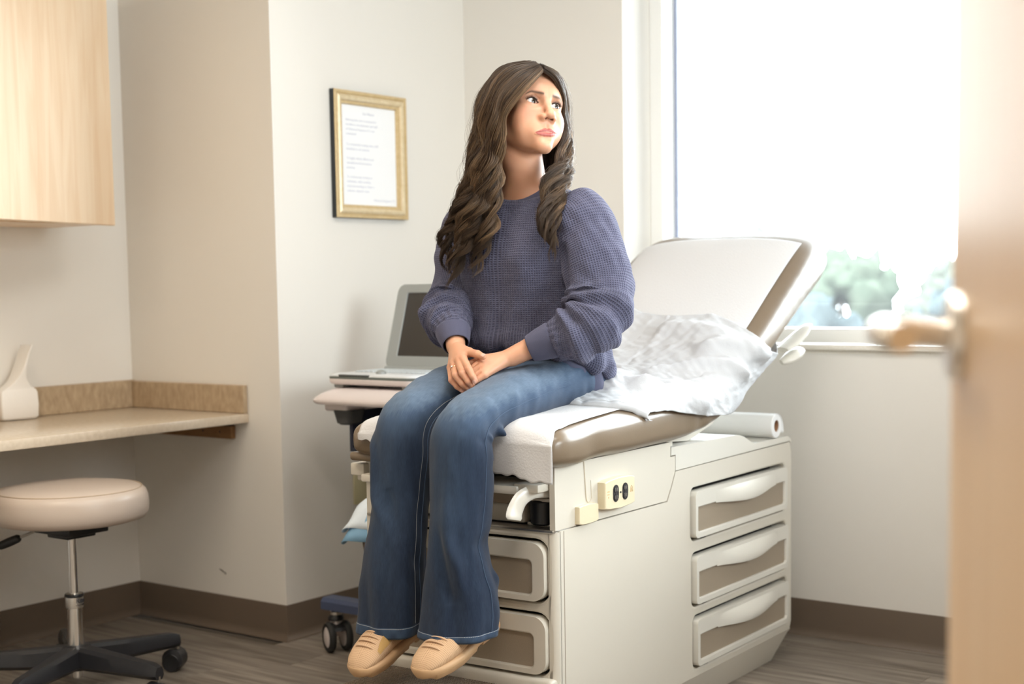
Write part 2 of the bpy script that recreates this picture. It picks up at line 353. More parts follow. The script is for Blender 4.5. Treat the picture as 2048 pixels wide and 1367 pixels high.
for a, l in zip(BUSH, LB):
    o = tree(*a, l); o.name = 'shrub'; o['category'] = 'bush'; o['group'] = 'bushes below the window'

# ------------------------------------------------------------------ open door in the foreground
dd = np.array((-0.4415, 0.8973)); dd /= np.linalg.norm(dd); ang_d = math.atan2(dd[1], dd[0])
rose = np.array((3.049, -3.186)); latch = rose+dd*0.060
door = empty('door_1', (latch[0], latch[1], 0), ang_d); st(door, 'open maple veneer door with lever in the foreground', 'door')
# local frame: +x towards the latch edge (far), visible face at y=0 looking +y
Mw = bpy.data.materials.new('maple_veneer'); Mw.use_nodes = True; nt = Mw.node_tree; b = nt.nodes['Principled BSDF']
tcn = nt.nodes.new('ShaderNodeTexCoord'); mp = nt.nodes.new('ShaderNodeMapping'); mp.inputs['Scale'].default_value = (14, 14, 0.9); nt.links.new(tcn.outputs['Object'], mp.inputs[0])
n1 = nt.nodes.new('ShaderNodeTexNoise'); n1.inputs['Scale'].default_value = 2.2; n1.inputs['Detail'].default_value = 6; n1.inputs['Distortion'].default_value = 0.6; nt.links.new(mp.outputs[0], n1.inputs['Vector'])
r1 = nt.nodes.new('ShaderNodeValToRGB'); e = r1.color_ramp.elements; e[0].position = .3; e[0].color = (0.72, 0.48, 0.27, 1); e[1].position = .7; e[1].color = (0.78, 0.56, 0.35, 1)
nt.links.new(n1.outputs['Fac'], r1.inputs[0]); nt.links.new(r1.outputs[0], b.inputs['Base Color']); b.inputs['Roughness'].default_value = 0.39; b.inputs['Specular IOR Level'].default_value = 0.5
M['maple'] = Mw
obj('door_leaf', *rbox(-1.0, -0.044, 0.012, 0.0, 0.0, 2.13, 0.002, 1), Mw, door, ang=30)
Mbr = mat('satin_nickel', (0.88, 0.82, 0.74), 0.36, metal=1.0)
hx, hz = -0.060, 1.150
obj('rose_plate', *lathe([(0.0, 0), (0.038, 0), (0.038, 0.006), (0.034, 0.011), (0.0, 0.011)], 32, (hx, 0, hz), (0, 1, 0)), Mbr, door)
obj('rose_plate', *lathe([(0.0, 0), (0.038, 0), (0.038, 0.006), (0.034, 0.011), (0.0, 0.011)], 32, (hx, -.044, hz), (0, -1, 0)), Mbr, door)
hp = np.array([(hx, 0.008, hz), (hx, 0.040, hz+.004), (hx-.004, 0.056, hz+.005), (hx-.022, 0.066, hz+.005), (hx-.06, 0.068, hz+.004), (hx-.10, 0.065, hz+.003), (hx-.122, 0.058, hz+.003)])
hv = catmull(hp, 22); rr = np.interp(np.linspace(0, 1, 22), [0, .3, .5, 1], [.0125, .0135, .0135, .012])
obj('lever_handle', *tube(hv, rr, 14), Mbr, door)
obj('latch_plate', *box(-.001, -.034, 1.06, .0012, -.010, 1.24), M['steel'], door)
for hz_ in (0.25, 1.05, 1.9):
    obj('hinge', *lathe([(0.0, 0), (.007, 0), (.007, .1), (0, .1)], 10, (-1.006, -.010, hz_)), M['steel'], door)
ca = empty('door_2', (0, 0, 0)); st(ca, 'painted steel frame of the doorway on the right wall', 'door')
for a in ((XR-.012, DY1-.05, 0, XR+t+.012, DY1, DZ), (XR-.012, DY0, 0, XR+t+.012, DY0+.05, DZ), (XR-.012, DY0, DZ-.05, XR+t+.012, DY1, DZ)):
    obj('door_frame', *rbox(*a, .003, 1), mat('frame_paint', (.45, .40, .34), .4), ca)
from mathutils.geometry import tessellate_polygon
TO = (1.572, -1.678, 0.0); TR = R(2.0)
def holed(outer, holes, depth, lip=0.0, hole_depth=None):
    """plate in (u,v) with front at w=0, going back to w=-depth; holes get chamfered lips and side walls.
    returns V (u,v,w), F"""
    hd = hole_depth or depth
    loops = [outer]+holes; V = []; F = []
    def grow(lp, d):
        n = len(lp); o = []
        for i in range(n):
            a, b_, c = np.array(lp[i-1]), np.array(lp[i]), np.array(lp[(i+1) % n])
            e1 = b_-a; e2 = c-b_; e1 /= np.linalg.norm(e1)+1e-9; e2 /= np.linalg.norm(e2)+1e-9
            nn = np.array((e1[1]+e2[1], -(e1[0]+e2[0]))); nn /= np.linalg.norm(nn)+1e-9; o.append(tuple(b_+nn*d))
        return o
    fl = [outer]+[grow(h, lip) if lip else h for h in holes]
    tri = tessellate_polygon([[Vector((p[0], p[1], 0)) for p in lp] for lp in fl])
    flat = [p for lp in fl for p in lp]
    V += [(p[0], p[1], 0.0) for p in flat]; F += [tuple(t_) for t_ in tri]
    k = len(outer); b0 = len(V)
    V += [(p[0], p[1], -depth) for p in outer]
    F += [(i, (i+1) % k, b0+(i+1) % k, b0+i) for i in range(k)]
    off = k
    for h in holes:
        n = len(h); s0 = len(V)
        if lip:
            V += [(p[0]*.7+q[0]*.3, p[1]*.7+q[1]*.3, -lip*.3) for p, q in zip(h, fl[1+holes.index(h)])]
            V += [(p[0], p[1], -lip) for p in h]; V += [(p[0], p[1], -hd) for p in h]
            idx = [off, s0, s0+n, s0+2*n]
        else:
            V += [(p[0], p[1], -hd) for p in h]; idx = [off, s0]
        for a, c in zip(idx[:-1], idx[1:]):
            F += [(a+(i+1) % n, a+i, c+i, c+(i+1) % n) for i in range(n)]
        off += n
    return np.array(V), F
def side(vf, x): v, f = vf; return np.stack([x+v[:, 2], v[:, 0], v[:, 1]], 1), f        # plate on the right side face (u=y, v=z, out=+x)
def foot(vf, y): v, f = vf; return np.stack([v[:, 0], y-v[:, 2], v[:, 1]], 1), f        # plate on the foot face (u=x, v=z, out=-y)

tb = empty('exam_table', TO, TR)
tag(tb, 'cream and taupe medical exam table with drawers and reclined padded back', 'exam table')
# --- side and foot shells with drawer openings
sd = [(0.694, 0.492, 1.312, 0.622), (0.698, 0.306, 1.322, 0.440), (0.704, 0.130, 1.326, 0.262)]
prof = [(0.018, .10), (1.355, .10), (1.367, .125), (1.367, .665), (1.355, .694), (0.60, .690), (0.578, .650), (0.552, .6135), (0.018, .616)]
body = [side(holed(prof, [rrect(a-.006, b-.008, c+.008, d+.010, .022) for a, b, c, d in sd], .02, .007, .05), 0.0)]
fd = [(-.555, .447, -.026, .588), (-.555, .270, -.024, .410)]
foo = [(-.58, .10), (-.018, .10), (-.018, .616), (-.58, .616)]
body.append(foot(holed(foo, [rrect(a-.006, b-.007, c+.006, d+.007, .040) for a, b, c, d in fd], .02, .008, .05), 0.0))
# rounded front right corner post, far sides, top, back
cp = [(-.018+.018*math.cos(R(a)), .018-.018*math.sin(R(a))) for a in range(0, 91, 15)]
cp = [(0, .022)]+cp+[(-.022, 0), (-.022, .022)]
body.append(prism(cp, (0, 0, .10), X, Y, Z, .514))
body.append(box(-.58, .02, .10, -.56, 1.367, .616)); body.append(box(-.58, 1.347, .10, -.02, 1.365, .66)); body.append(box(-.56, .02, .600, -.02, .60, .614))
body.append(box(-.56, .02, .10, -.02, 1.36, .115))
obj('base', *join(*body), M['cream'], tb, ang=35)
obj('side_seam', *box(-.002, .0345, .105, .0006, .0365, .614), M['taupe'], tb)
# plinth: tapers in to the floor
pl_ = loft([[(-.58, .0, .101), (0, .0, .101), (0, 1.362, .101), (-.58, 1.362, .101)], [(-.572, .01, .088), (-.006, .01, .088), (-.006, 1.352, .088), (-.572, 1.352, .088)], [(-.545, .05, .0), (-.045, .05, .0), (-.045, 1.315, .0), (-.545, 1.315, .0)]])
obj('plinth', *pl_, M['cream'], tb, ang=20)
obj('cavity_shade_plate', *box(-.06, .66, .12, -.05, 1.36, .65), M['blackmat'], tb); obj('cavity_shade_plate', *box(-.57, .045, .25, -.01, .055, .60), M['blackmat'], tb)  # black plates stand in for the shade inside the drawer openings
# rear deck cover with the paper roll trough
dk = [(0.604, .692), (1.358, .697), (1.372, .690), (1.366, .705), (1.345, .713), (1.19, .7145), (1.10, .7145), (1.075, .724), (1.035, .741), (1.0, .7495), (.97, .752), (.62, .757), (.58, .757), (.578, .735), (.604, .735)]
obj('rear_deck', *prism(dk, (-.575, 0, 0), Y, Z, X, .573), M['cream2'], tb, ang=30)
# upper deck under the seat: side skirts, back filler, ledge, tray, pad
up = [(0.0, .619), (.549, .6165), (.574, .652), (.599, .694), (.599, .732), (.572, .732), (.572, .772), (0.0, .772)]
obj('upper_skirt', *prism(up, (-.016, 0, 0), Y, Z, X, .015), M['cream'], tb, ang=30); obj('upper_skirt', *prism(up, (-.579, 0, 0), Y, Z, X, .015), M['cream'], tb, ang=30)
obj('skirt_groove', *join(tube([(-.0005, .130, .770), (-.0005, .138, .69), (-.0005, .141, .673), (-.0005, .148, .668), (-.0005, .158, .669)], [.0018]*5, 6), tube([(-.0005, .158, .669), (-.0005, .164, .675), (-.0005, .162, .72)], [.0012, .0012, .0006], 6)), mat('groove_shade', (.60, .53, .42), .4), tb)
obj('foot_ledge', *rbox(-.578, -.004, .612, -.004, .10, .620, .002, 1), M['steel'], tb, ang=30)
obj('foot_recess', *join(box(-.56, .085, .62, -.11, .10, .70), rbox(-.56, .040, .622, -.115, .088, .668, .006, 2), rbox(-.105, .035, .62, -.018, .04, .628, .002, 1), rbox(-.030, .020, .62, -.017, .04, .69, .003, 1), rbox(-.105, .020, .682, -.030, .04, .69, .003, 1)), M['cream'], tb, ang=30)
obj('recess_shade_block', *join(box(-.56, .086, .66, -.018, .12, .77), box(-.11, .06, .62, -.018, .07, .70)), M['blackmat'], tb)  # black blocks put the shade of the foot recess into colour
obj('recess_roller', *lathe([(0, 0), (.025, 0), (.030, .004), (.030, .055), (.025, .06), (0, .06)], 18, (-.065, .045, .624), Z), M['black'], tb)
obj('treatment_pan', *loft([[(-.50, .0, .706), (-.10, .0, .706), (-.10, .30, .706), (-.50, .30, .706)], [(-.47, .015, .672), (-.15, .015, .672), (-.15, .28, .672), (-.47, .28, .672)]]), mat('pan_plastic', (.38, .31, .23), .4), tb, ang=60)
obj('end_slab', *join(rbox(-.555, -.050, .706, -.075, .30, .726, .004, 2), rbox(-.09, -.042, .712, -.020, .30, .732, .004, 2)), M['cream'], tb, ang=30)
lv = catmull([(-.030, .03, .705), (-.045, -.02, .712), (-.058, -.055, .700), (-.064, -.075, .672), (-.062, -.082, .652)], 22)
obj('stirrup_arm', *tube(lv, np.interp(np.linspace(0, 1, 22), [0, .5, .9, 1], [.012, .020, .024, .019]), 12, up=(1, 0, 0), flat=.34), M['cream2'], tb)
obj('stirrup_housing', *join(rbox(-.615, -.02, .716, -.570, .14, .748, .004, 2), rbox(-.602, -.01, .702, -.560, .14, .718, .003, 1)), M['cream'], tb, ang=30)
obj('stirrup_pad', *rbox(-.598, -.045, .757, -.500, .05, .780, .009, 3), M['vinyl'], tb)
# electrical receptacle and blank cover on the skirt
bx = [(.194, .645), (.1945, .710), (.21, .7135), (.268, .7175), (.328, .7145), (.342, .711), (.3425, .645), (.328, .6415), (.268, .638), (.21, .6415)]
def raised(poly, x0, x1, ch, m_, name):
    c = np.mean(poly, 0); v = []
    for xx, s in ((x0, 1.0), (x1-ch, 1.0), (x1-ch*.3, 1-.02), (x1, 1-.055)):
        v.append([(xx, c[0]+(p[0]-c[0])*s, c[1]+(p[1]-c[1])*s) for p in poly])
    return obj(name, *loft(v), m_, tb, ang=25)
rb_ = raised(bx, -.001, .021, .005, M['creamyel'], 'receptacle_box')
def oval(cy, cz, w_, h_, n=18):
    P = []
    for i in range(n):
        a = 2*math.pi*i/n; P.append((cy+w_*math.cos(a), cz+(h_-w_)*(1 if math.sin(a) > 0 else -1)*(1 if abs(math.sin(a)) > 1e-6 else 0)+w_*math.sin(a)))
    return P
Modk = mat('outlet_dark', (.03, .03, .035), .25)
for cy in (.245, .291):
    ob = obj('outlet', *prism(oval(cy, .6785, .0140, .0215), (.0205, 0, 0), Y, Z, X, .0016), M['black'], tb)
    obj('outlet_face', *join(*[prism(oval(cy, .6785+s*.0095, .0100, .0088, 14), (.0220, 0, 0), Y, Z, X, .0012) for s in (1, -1)]), Modk, ob)
    obj('outlet_slots', *join(*[box(.023, cy+a-.0013, .6785+s*.0095-.004, .0236, cy+a+.0013, .6785+s*.0095+.004) for s in (1, -1) for a in (-.004, .004)]), M['steel'], ob)
obj('pilot_light', *lathe([(0, 0), (.0024, 0), (.0024, .002), (0, .002)], 10, (.021, .268, .6785), X), M['black'], rb_)
Mtan = mat('mark_tan', (.62, .44, .22), .5)
for q_ in ((.205, .685, .215, .688), (.2045, .678, .2145, .681), (.208, .670, .212, .674)): obj('moulded_bar', *box(.0208, q_[0], q_[1], .0214, q_[2], q_[3]), Mtan, rb_)
obj('moulded_plug_mark', *tube([(.0212, .317, .673), (.0212, .319, .685), (.0212, .323, .689), (.0212, .327, .685), (.0212, .329, .673)], .0007, 5), Mtan, rb_); obj('moulded_plug_mark', *tube([(.0212, .320, .673), (.0212, .323, .683), (.0212, .326, .673)], .0007, 5), Mtan, rb_)
pc = [(.088, .623), (.0885, .664), (.10, .6655), (.133, .6665), (.168, .664), (.178, .661), (.1785, .6225), (.168, .6195), (.133, .6185), (.10, .6195)]
raised(pc, -.001, .012, .003, M['creamyel'], 'cover_plate')
# --- drawers on the side
def side_drawer(a, b, c, d):
    dr = empty('drawer', (0, 0, 0)); dr.parent = tb
    xo = .012
    top = d-.044; n = 26; ys = np.linspace(c-.016, a+.016, n)
    edge = [(y_, top-.006*max(0, math.sin(math.pi*min(1, max(0, ((y_-a)/(c-a)-.27)/.50))))**.8) for y_ in ys]
    hole = [(a+.016, b+.022), (a+.022, b+.016), (c-.022, b+.016), (c-.016, b+.022)]+edge
    v, f = holed(rrect(a, b, c, d, .014, 4), [hole], .03, .003, .012)
    fr_ = obj('drawer_front', *side((v, f), xo), M['cream2'], dr, ang=30)
    obj('drawer_insert', *box(xo-.013, a+.01, b+.01, xo-.008, c-.01, d-.02), M['taupe'], dr)
    # scooped pull: a bulging lip in the middle of the top band
    m_, k = 28, 10; rings = []
    for i in range(m_):
        u = i/(m_-1); yy = a+(c-a)*(.20+.66*u); s = math.sin(math.pi*u)**1.35
        prof_ = [(0.0, top+.034), (.006*s, top+.028), (.016*s, top+.016), (.020*s, top+.004-.010*s), (.017*s, top-.002-.013*s), (.008*s, top-.001-.011*s), (-.002, top+.004-.006*s), (-.006, top+.016), (-.006, top+.03)]
        rings.append([(xo+p[0], yy, p[1]) for p in prof_])
    obj('drawer_pull', *loft(rings), M['cream2'], dr, ang=60)
    obj('drawer_notch', *box(-.004, a+.05, b-.006, .004, a+.075, b+.001), M['black'], dr)  # black block standing in for the small dark notch
    return dr
for q in sd: side_drawer(*q)
def foot_drawer(a, b, c, d):
    dr = empty('drawer', (0, 0, 0)); dr.parent = tb
    v, f = holed(rrect(a, b, c, d, .034, 7), [rrect(a+.036, b+.016, c-.036, d-.042, .012, 4)], .03, .004, .013)
    obj('drawer_front', *foot((v, f), -.014), M['cream'], dr, ang=30)
    obj('drawer_insert', *box(a+.02, -.006, b+.01, c-.02, -.001, d-.03), M['taupe'], dr)
for q in fd: foot_drawer(*q)
# --- pull-out step with ribbed tread
obj('foot_step', *join(rbox(-.492, -.335, .214, -.085, .02, .232, .006, 2), box(-.47, -.20, .10, -.45, .02, .214), box(-.13, -.20, .10, -.11, .02, .214)), mat('step_rubber', (.20, .155, .115), .7), tb, ang=30)
st_ = []
for i in range(56):
    for j in range(30):
        x_ = -.484+i*.0071; y_ = -.328+j*.0112; st_.append(box(x_, y_, .232, x_+.0040, y_+.0080, .2336))
tr = obj('step_tread', *join(*st_), mat('tread_rubber', (.21, .165, .125), .65), tb, smooth=False); tr['kind'] = 'stuff'
obj('step_rail', *join(rbox(-.585, -.022, .225, -.004, .018, .262, .010, 3)), M['cream'], tb, ang=30)
obj('step_bracket', *join(lathe([(0, 0), (.022, 0), (.022, .018), (0, .018)], 16, (-.515, -.03, .232), X)), M['black'], tb)

# --- upholstered top: a continuous curved pad swept along the side profile
CXC = -.275
CP = [(-.058, .806, 0, .050, 0.286), (-.044, .812, 0, .088, 0.306), (-.012, .815, 0, .106, 0.316), (.05, .817, 0, .112, 0.318), (.2, .822, 0, .122, 0.319), (.42, .830, 1, .132, 0.319), (.60, .834, 4, .135, 0.318),
      (.76, .856, 13, .135, 0.317), (.90, .908, 24, .140, 0.317), (1.06, .998, 31, .145, 0.318), (1.24, 1.110, 33, .158, 0.320), (1.40, 1.205, 33, .176, 0.322), (1.50, 1.256, 34, .176, 0.318), (1.565, 1.288, 36, .140, 0.304), (1.592, 1.300, 38, .06, 0.272)]
CPi = catmull(np.array(CP), 150)
def cush_center(s):
    i = np.clip(s, 0, 1)*149; k = np.minimum(i.astype(int), 148); f = (i-k)[:, None]; return CPi[k]*(1-f)+CPi[k+1]*f
def cush(s, th, off=0.0):
    """surface point of the pad; s along 0..1, th section angle (0=right edge, 90=top)"""
    s = np.atleast_1d(np.asarray(s, float)); th = np.broadcast_to(np.asarray(th, float), s.shape)
    c = cush_center(s); ang_ = np.radians(c[:, 2]); e_ = 2/4.2
    cu, su = np.cos(th), np.sin(th)
    ex = np.sign(cu)*np.abs(cu)**e_*(c[:, 4]+off); ez = np.sign(su)*np.abs(su)**e_*(c[:, 3]/2+off)
    crown = 0.012*np.clip(su, 0, 1)*(1-np.clip(np.abs(ex)/.34, 0, 1)**2)
    ez = ez+crown
    return np.stack([CXC+ex, c[:, 0]-np.sin(ang_)*ez, c[:, 1]+np.cos(ang_)*ez], 1)
def cush_th(x):    # section angle of the top surface at lateral position x
    q = np.clip(np.abs((np.asarray(x, float)-CXC)/.318), 0, .99999)**(4.2/2)
    a = np.arccos(q); return np.where(np.asarray(x) >= CXC, a, np.pi-a)
def s_of_y(y):
    return np.interp(y, CPi[:, 0], np.linspace(0, 1, 150))
ths = np.linspace(0, 2*np.pi, 72, endpoint=False); rings = []
for i in range(150):
    r_ = cush(np.full(72, i/149), ths)
    yy = CPi[i, 0]
    # puckers where the side of the pad folds at the bend
    side_w = np.clip(np.cos(ths), 0, 1)**2*np.clip(-np.sin(ths)+.5, 0, 1)
    r_[:, 0] -= 0.009*side_w*np.exp(-((yy-.115)/.045)**2)
    r_[:, 2] += side_w*0.006*(np.exp(-((yy-.19)/.05)**2)-np.exp(-((yy-.06)/.06)**2))
    tw_ = np.clip(np.cos(ths), 0, 1)
    r_[:, 0] += 0.0022*tw_*np.sin((yy-.60)*75)*np.exp(-((yy-.70)/.10)**2)
    r_[:, 0] += 0.0005*tw_*np.sin((yy+.3*r_[:, 2])*110)*np.exp(-((yy-1.27)/.14)**2)
    rings.append(r_)
obj('padded_top', *loft(rings), M['vinyl'], tb, ang=180)
obj('underside_board', *box(-.57, .02, .755, -.02, .62, .775), M['cream'], tb)
# backrest support and release levers
obj('back_support', *prism([(.62, .765), (.86, .83), (1.10, .955), (1.40, 1.13), (1.40, 1.10), (1.12, .92), (.9, .79), (.75, .757)], (-.54, 0, 0), Y, Z, X, .50), M['cream'], tb, ang=30)
def lever(name, pts, rad, flat, up_):
    p_ = catmull(pts, 18); r_ = np.interp(np.linspace(0, 1, 18), np.linspace(0, 1, len(rad)), rad)
    obj(name, *tube(p_, r_, 14, up=up_, flat=flat), M['cream2'], tb)
lever('release_lever', [(-.005, 1.31, .985), (.004, 1.36, 1.005), (.012, 1.41, 1.030), (.016, 1.452, 1.052), (.014, 1.478, 1.058)], [.022, .030, .027, .017, .006], .36, (0, .5, -.86))
lever('release_lever', [(-.01, 1.315, .945), (.005, 1.335, .955), (.012, 1.365, .968), (.014, 1.395, .978), (.012, 1.408, .981)], [.012, .024, .027, .021, .006], .62, (0, .5, -.86))

# ------------------------------------------------------------------ table paper, drape, paper roll
def grid_obj(name, P, m_, label, cat, thick=0.0012, parent=None):
    a, b_, _ = P.shape; F = [(i*b_+j, i*b_+j+1, (i+1)*b_+j+1, (i+1)*b_+j) for i in range(a-1) for j in range(b_-1)]
    o = obj(name, P.reshape(-1, 3), F, m_, parent, ang=180)
    so = o.modifiers.new('thickness', 'SOLIDIFY'); so.thickness = thick; so.offset = 0
    o.location = TO; o.rotation_euler = (0, 0, TR)
    return tag(o, label, cat) if label else o
def vnoise(P, sc, seed):
    """smooth value noise from sums of random sines"""
    r_ = np.random.default_rng(seed); out = np.zeros(P.shape[:-1])
    for k in range(10):
        d = r_.standard_normal(P.shape[-1]); d /= np.linalg.norm(d); f_ = sc*r_.uniform(.6, 1.7); out += np.sin((P@d)*f_*2*np.pi+r_.uniform(0, 6.28))
    return out/4.0
def ridged(P, sc, seed): return 1-2*np.abs(vnoise(P, sc, seed)).clip(0, 1)
s_arr = np.linspace(0.0, s_of_y(1.50), 150); x_arr = np.linspace(-.545, 0.0, 90)
rows = []
def xrow(y): return -.545+(x_arr+.545)/.545*(.545+np.interp(y, [-.07, -.045, -.02, .05, .30, .50], [.037, .030, .016, .006, .001, .0]))
for k in range(16):
    u = k/15; xq = xrow(-.07); z0_ = .736+(.046-xq)/.60*.072; zz = z0_+u*(.832-z0_); tear = (.0032*np.sin(xq*70)+.0022*np.sin(xq*170+1)-.05*(xq-.04)*.35)*(1-u)
    rows.append(np.stack([xq, np.full(90, -.0685)-.003*np.sin(xq*30+zz*20)*(1-u), zz+tear], 1))
for s in np.concatenate([np.linspace(0.004, s_of_y(-.015), 14), np.linspace(s_of_y(-.008), s_of_y(1.48), 150)]):
    yv = float(np.interp(s, np.linspace(0, 1, 150), CPi[:, 0])); xq = xrow(yv)
    p = cush(np.full(90, s), cush_th(xq), .004)
    p = p+np.array([0, 0, 1])*(.0016*np.clip(vnoise(np.stack([xq*9, np.full(90, s)*14], 1), .35, 3), -1, 1))[:, None]
    if yv < .0: p[:, 0] = xq
    p[:, 1] -= .006*np.clip(-yv/.055, 0, 1)
    rows.append(p)
grid_obj('table_paper', np.array(rows), M['paper'], 'white crinkled paper sheet running along the exam table pad', 'paper sheet')
# crumpled drape lying over the bend
NA, NB = 150, 170
a_ = np.linspace(0, 1, NA)[:, None]; b_ = np.linspace(0, 1, NB)[None, :]
yF = .215+.10*b_**2+.10*np.clip((b_-.75)/.25, 0, 1)**1.5+.05*np.sin(b_*5)          # front edge
yB = 1.085+.035*np.sin(b_*4+1)+.02*np.sin(b_*13)+.20*np.clip((b_-.80)/.20, 0, 1)**1.4   # back edge
yy = yF+(yB-yF)*a_
# arc length across: left edge x=-.60, right edge goes over and hangs down the side
arc = np.concatenate([np.linspace(math.pi*.86, .001, 400), np.linspace(0, -1.35, 200)])
Pd = np.zeros((NA, NB, 3))
hang = np.interp(np.linspace(0, 1, NA), [0, .12, .25, .42, .56, .60, .70, .85, 1], [-.035, -.030, -.012, .022, .058, .046, .056, .095, .130])
for i in range(NA):
    for_s = s_of_y(yy[i]); mid = cush(np.full(600, for_s[NB//2]), arc, .006)
    ds = np.linalg.norm(np.diff(mid, axis=0), axis=1); cum = np.concatenate([[0], np.cumsum(ds)]); edge = cum[399]
    tot = edge+hang[i]; tt = np.interp(np.linspace(0, tot, NB), cum, arc)
    Pd[i] = cush(for_s, tt, .006)
# normals and crumples
du = np.gradient(Pd, axis=0); dv = np.gradient(Pd, axis=1); Nn = np.cross(dv, du); Nn /= np.linalg.norm(Nn, axis=2)[..., None]+1e-9
UV = np.stack([yy*1.0, np.broadcast_to(b_, yy.shape)*.75], 2)
amp = (0.009*np.clip(vnoise(UV, 2.2, 21), -1, 1.4)+.006*ridged(UV, 3.4, 22).clip(-.2, 1)+.0028*ridged(UV, 10, 23)+.0016*vnoise(UV, 30, 24))
sideW = np.clip((np.broadcast_to(b_, yy.shape)-.80)/.12, 0, 1)
amp = amp*(1-.45*sideW)+.010
def fold(pa, pb, wd, h_, sharp=1.0):
    pa, pb = np.array(pa), np.array(pb); d = pb-pa; l2 = d@d; q = UV-pa; t_ = np.clip((q@d)/l2, 0, 1); dist = np.linalg.norm(q-t_[..., None]*d, axis=2)
    taper = np.clip(np.minimum(t_, 1-t_)*6, 0, 1)
    return h_*np.exp(-(dist/wd)**(2*sharp))*taper
amp += fold((.70, .42), (.94, .69), .026, .026, .7)+fold((.52, .20), (.72, .43), .035, .020)+fold((.90, .50), (1.05, .66), .03, .028)+fold((1.0, .55), (1.02, .30), .03, .02)
amp += fold((.30, .40), (.52, .66), .06, .030)+fold((.42, .62), (.70, .72), .035, .022)
amp = np.maximum(amp, .004)
Pd += Nn*amp[..., None]
# front edge folds back under itself: a soft doubled hem
drape = grid_obj('paper_drape', Pd, M['drape'], 'crumpled white paper drape spread over the reclined back behind her', 'drape', .0016)
hem = []
fe = Pd[0]; 
for k, (dy, dz) in enumerate([(0, 0), (-.010, -.010), (-.012, -.024), (-.004, -.036), (.012, -.040)]):
    q = fe.copy(); q[:, 1] += dy; q[:, 2] = np.maximum(q[:, 2]+dz*np.clip(amp[0]*60, .4, 1), cush(s_of_y(q[:, 1]), cush_th(np.clip(q[:, 0], -.59, .04)), .003)[:, 2]*(q[:, 0] < .03)+(q[:, 0] >= .03)*(q[:, 2]+dz)); hem.append(q)
ho = grid_obj('folded_hem', np.array(hem), M['drape'], None, None, .0012); ho.parent = drape; ho.location = (0, 0, 0); ho.rotation_euler = (0, 0, 0)

roll = empty('paper_roll', TO, TR); tag(roll, 'spare white roll of exam paper with brown cardboard core on table rear', 'paper roll')
rc = (1.262, .7525)
sp_ = [[(-.53, rc[0]+r_*math.cos(a), rc[1]+r_*math.sin(a)) for a in np.linspace(0, 2*np.pi, 40, endpoint=False)] for r_ in (.0375,)]
def ringtube(x0, x1, ri, ro, n=40):
    a = np.linspace(0, 2*np.pi, n, endpoint=False); C_, S_ = np.cos(a), np.sin(a)
    mk = lambda x, r_: np.stack([np.full(n, x), rc[0]+r_*C_, rc[1]+r_*S_], 1)
    V, F = loft([mk(x0, ri), mk(x0, ro), mk(x1-.002, ro), mk(x1, ro-.002), mk(x1, ri), mk(x0, ri)], False, False); return V, F
obj('paper_wound', *ringtube(-.53, -.002, .0185, .0375), M['roll'], roll, ang=40)
obj('cardboard_core', *ringtube(-.525, -.004, .0160, .0187), mat('cardboard', (.36, .19, .10), .8), roll, ang=40)
a = np.linspace(R(95), R(-28), 14); tail = np.stack([np.stack([np.full(14, x), rc[0]+(.0382+.016*np.clip((R(60)-a)/R(90), 0, 1)**2)*np.cos(a), rc[1]+(.0382+.016*np.clip((R(60)-a)/R(90), 0, 1)**2)*np.sin(a)], 1) for x in (-.525, -.25, .0)])
to_ = grid_obj('loose_tail', tail, M['roll'], None, None, .0008); to_.parent = roll; to_.location = (0, 0, 0); to_.rotation_euler = (0, 0, 0)
# ------------------------------------------------------------------ counter, cabinet, pouch
Mlam = mat('stone_laminate', (0.50, 0.385, 0.255), 0.30, noise=(55, (0.36, 0.265, 0.17), (1, 1, .45)))
Mlam2 = mat('stone_laminate_top', (0.68, 0.58, 0.46), 0.22, noise=(70, (0.60, 0.50, 0.38), (1, 1, 1)))  # worktop colour lightened to stand in for window glare
cx1 = -.155
ct = empty('countertop', (-W, -L, 0)); tag(ct, 'beige stone-look laminate counter with low backsplash in the wall recess', 'counter')
obj('worktop', *rbox(.0006, -2.6, .7405, cx1+W, -.0006, .772, .004, 2), Mlam2, ct, ang=30)
obj('backsplash', *rbox(.0006, -2.6, .772, .019, -.0006, .873, .003, 1), Mlam, ct, ang=30)
obj('backsplash', *rbox(.019, -.019, .772, cx1+W-.002, -.0006, .870, .003, 1), Mlam, ct, ang=30)
cl = obj('support_cleat', *rbox(.05, -.020, .682, cx1+W-.068, -.0006, .727, .002, 1), mat('raw_pine', (0.30, 0.155, 0.06), .6, noise=(30, (.22, .11, .04), (1, 8, 8))), ct, ang=30)
for xs_ in (.30, .40, .487):
    obj('screw', *lathe([(0, 0), (.004, 0), (.0035, .001), (0, .0012)], 10, (xs_, -.0198, .705), (0, -1, 0)), M['black'], cl)
obj('shim', *box(cx1+W-.112, -.024, .7275, cx1+W-.070, -.003, .7402), M['black'], ct)

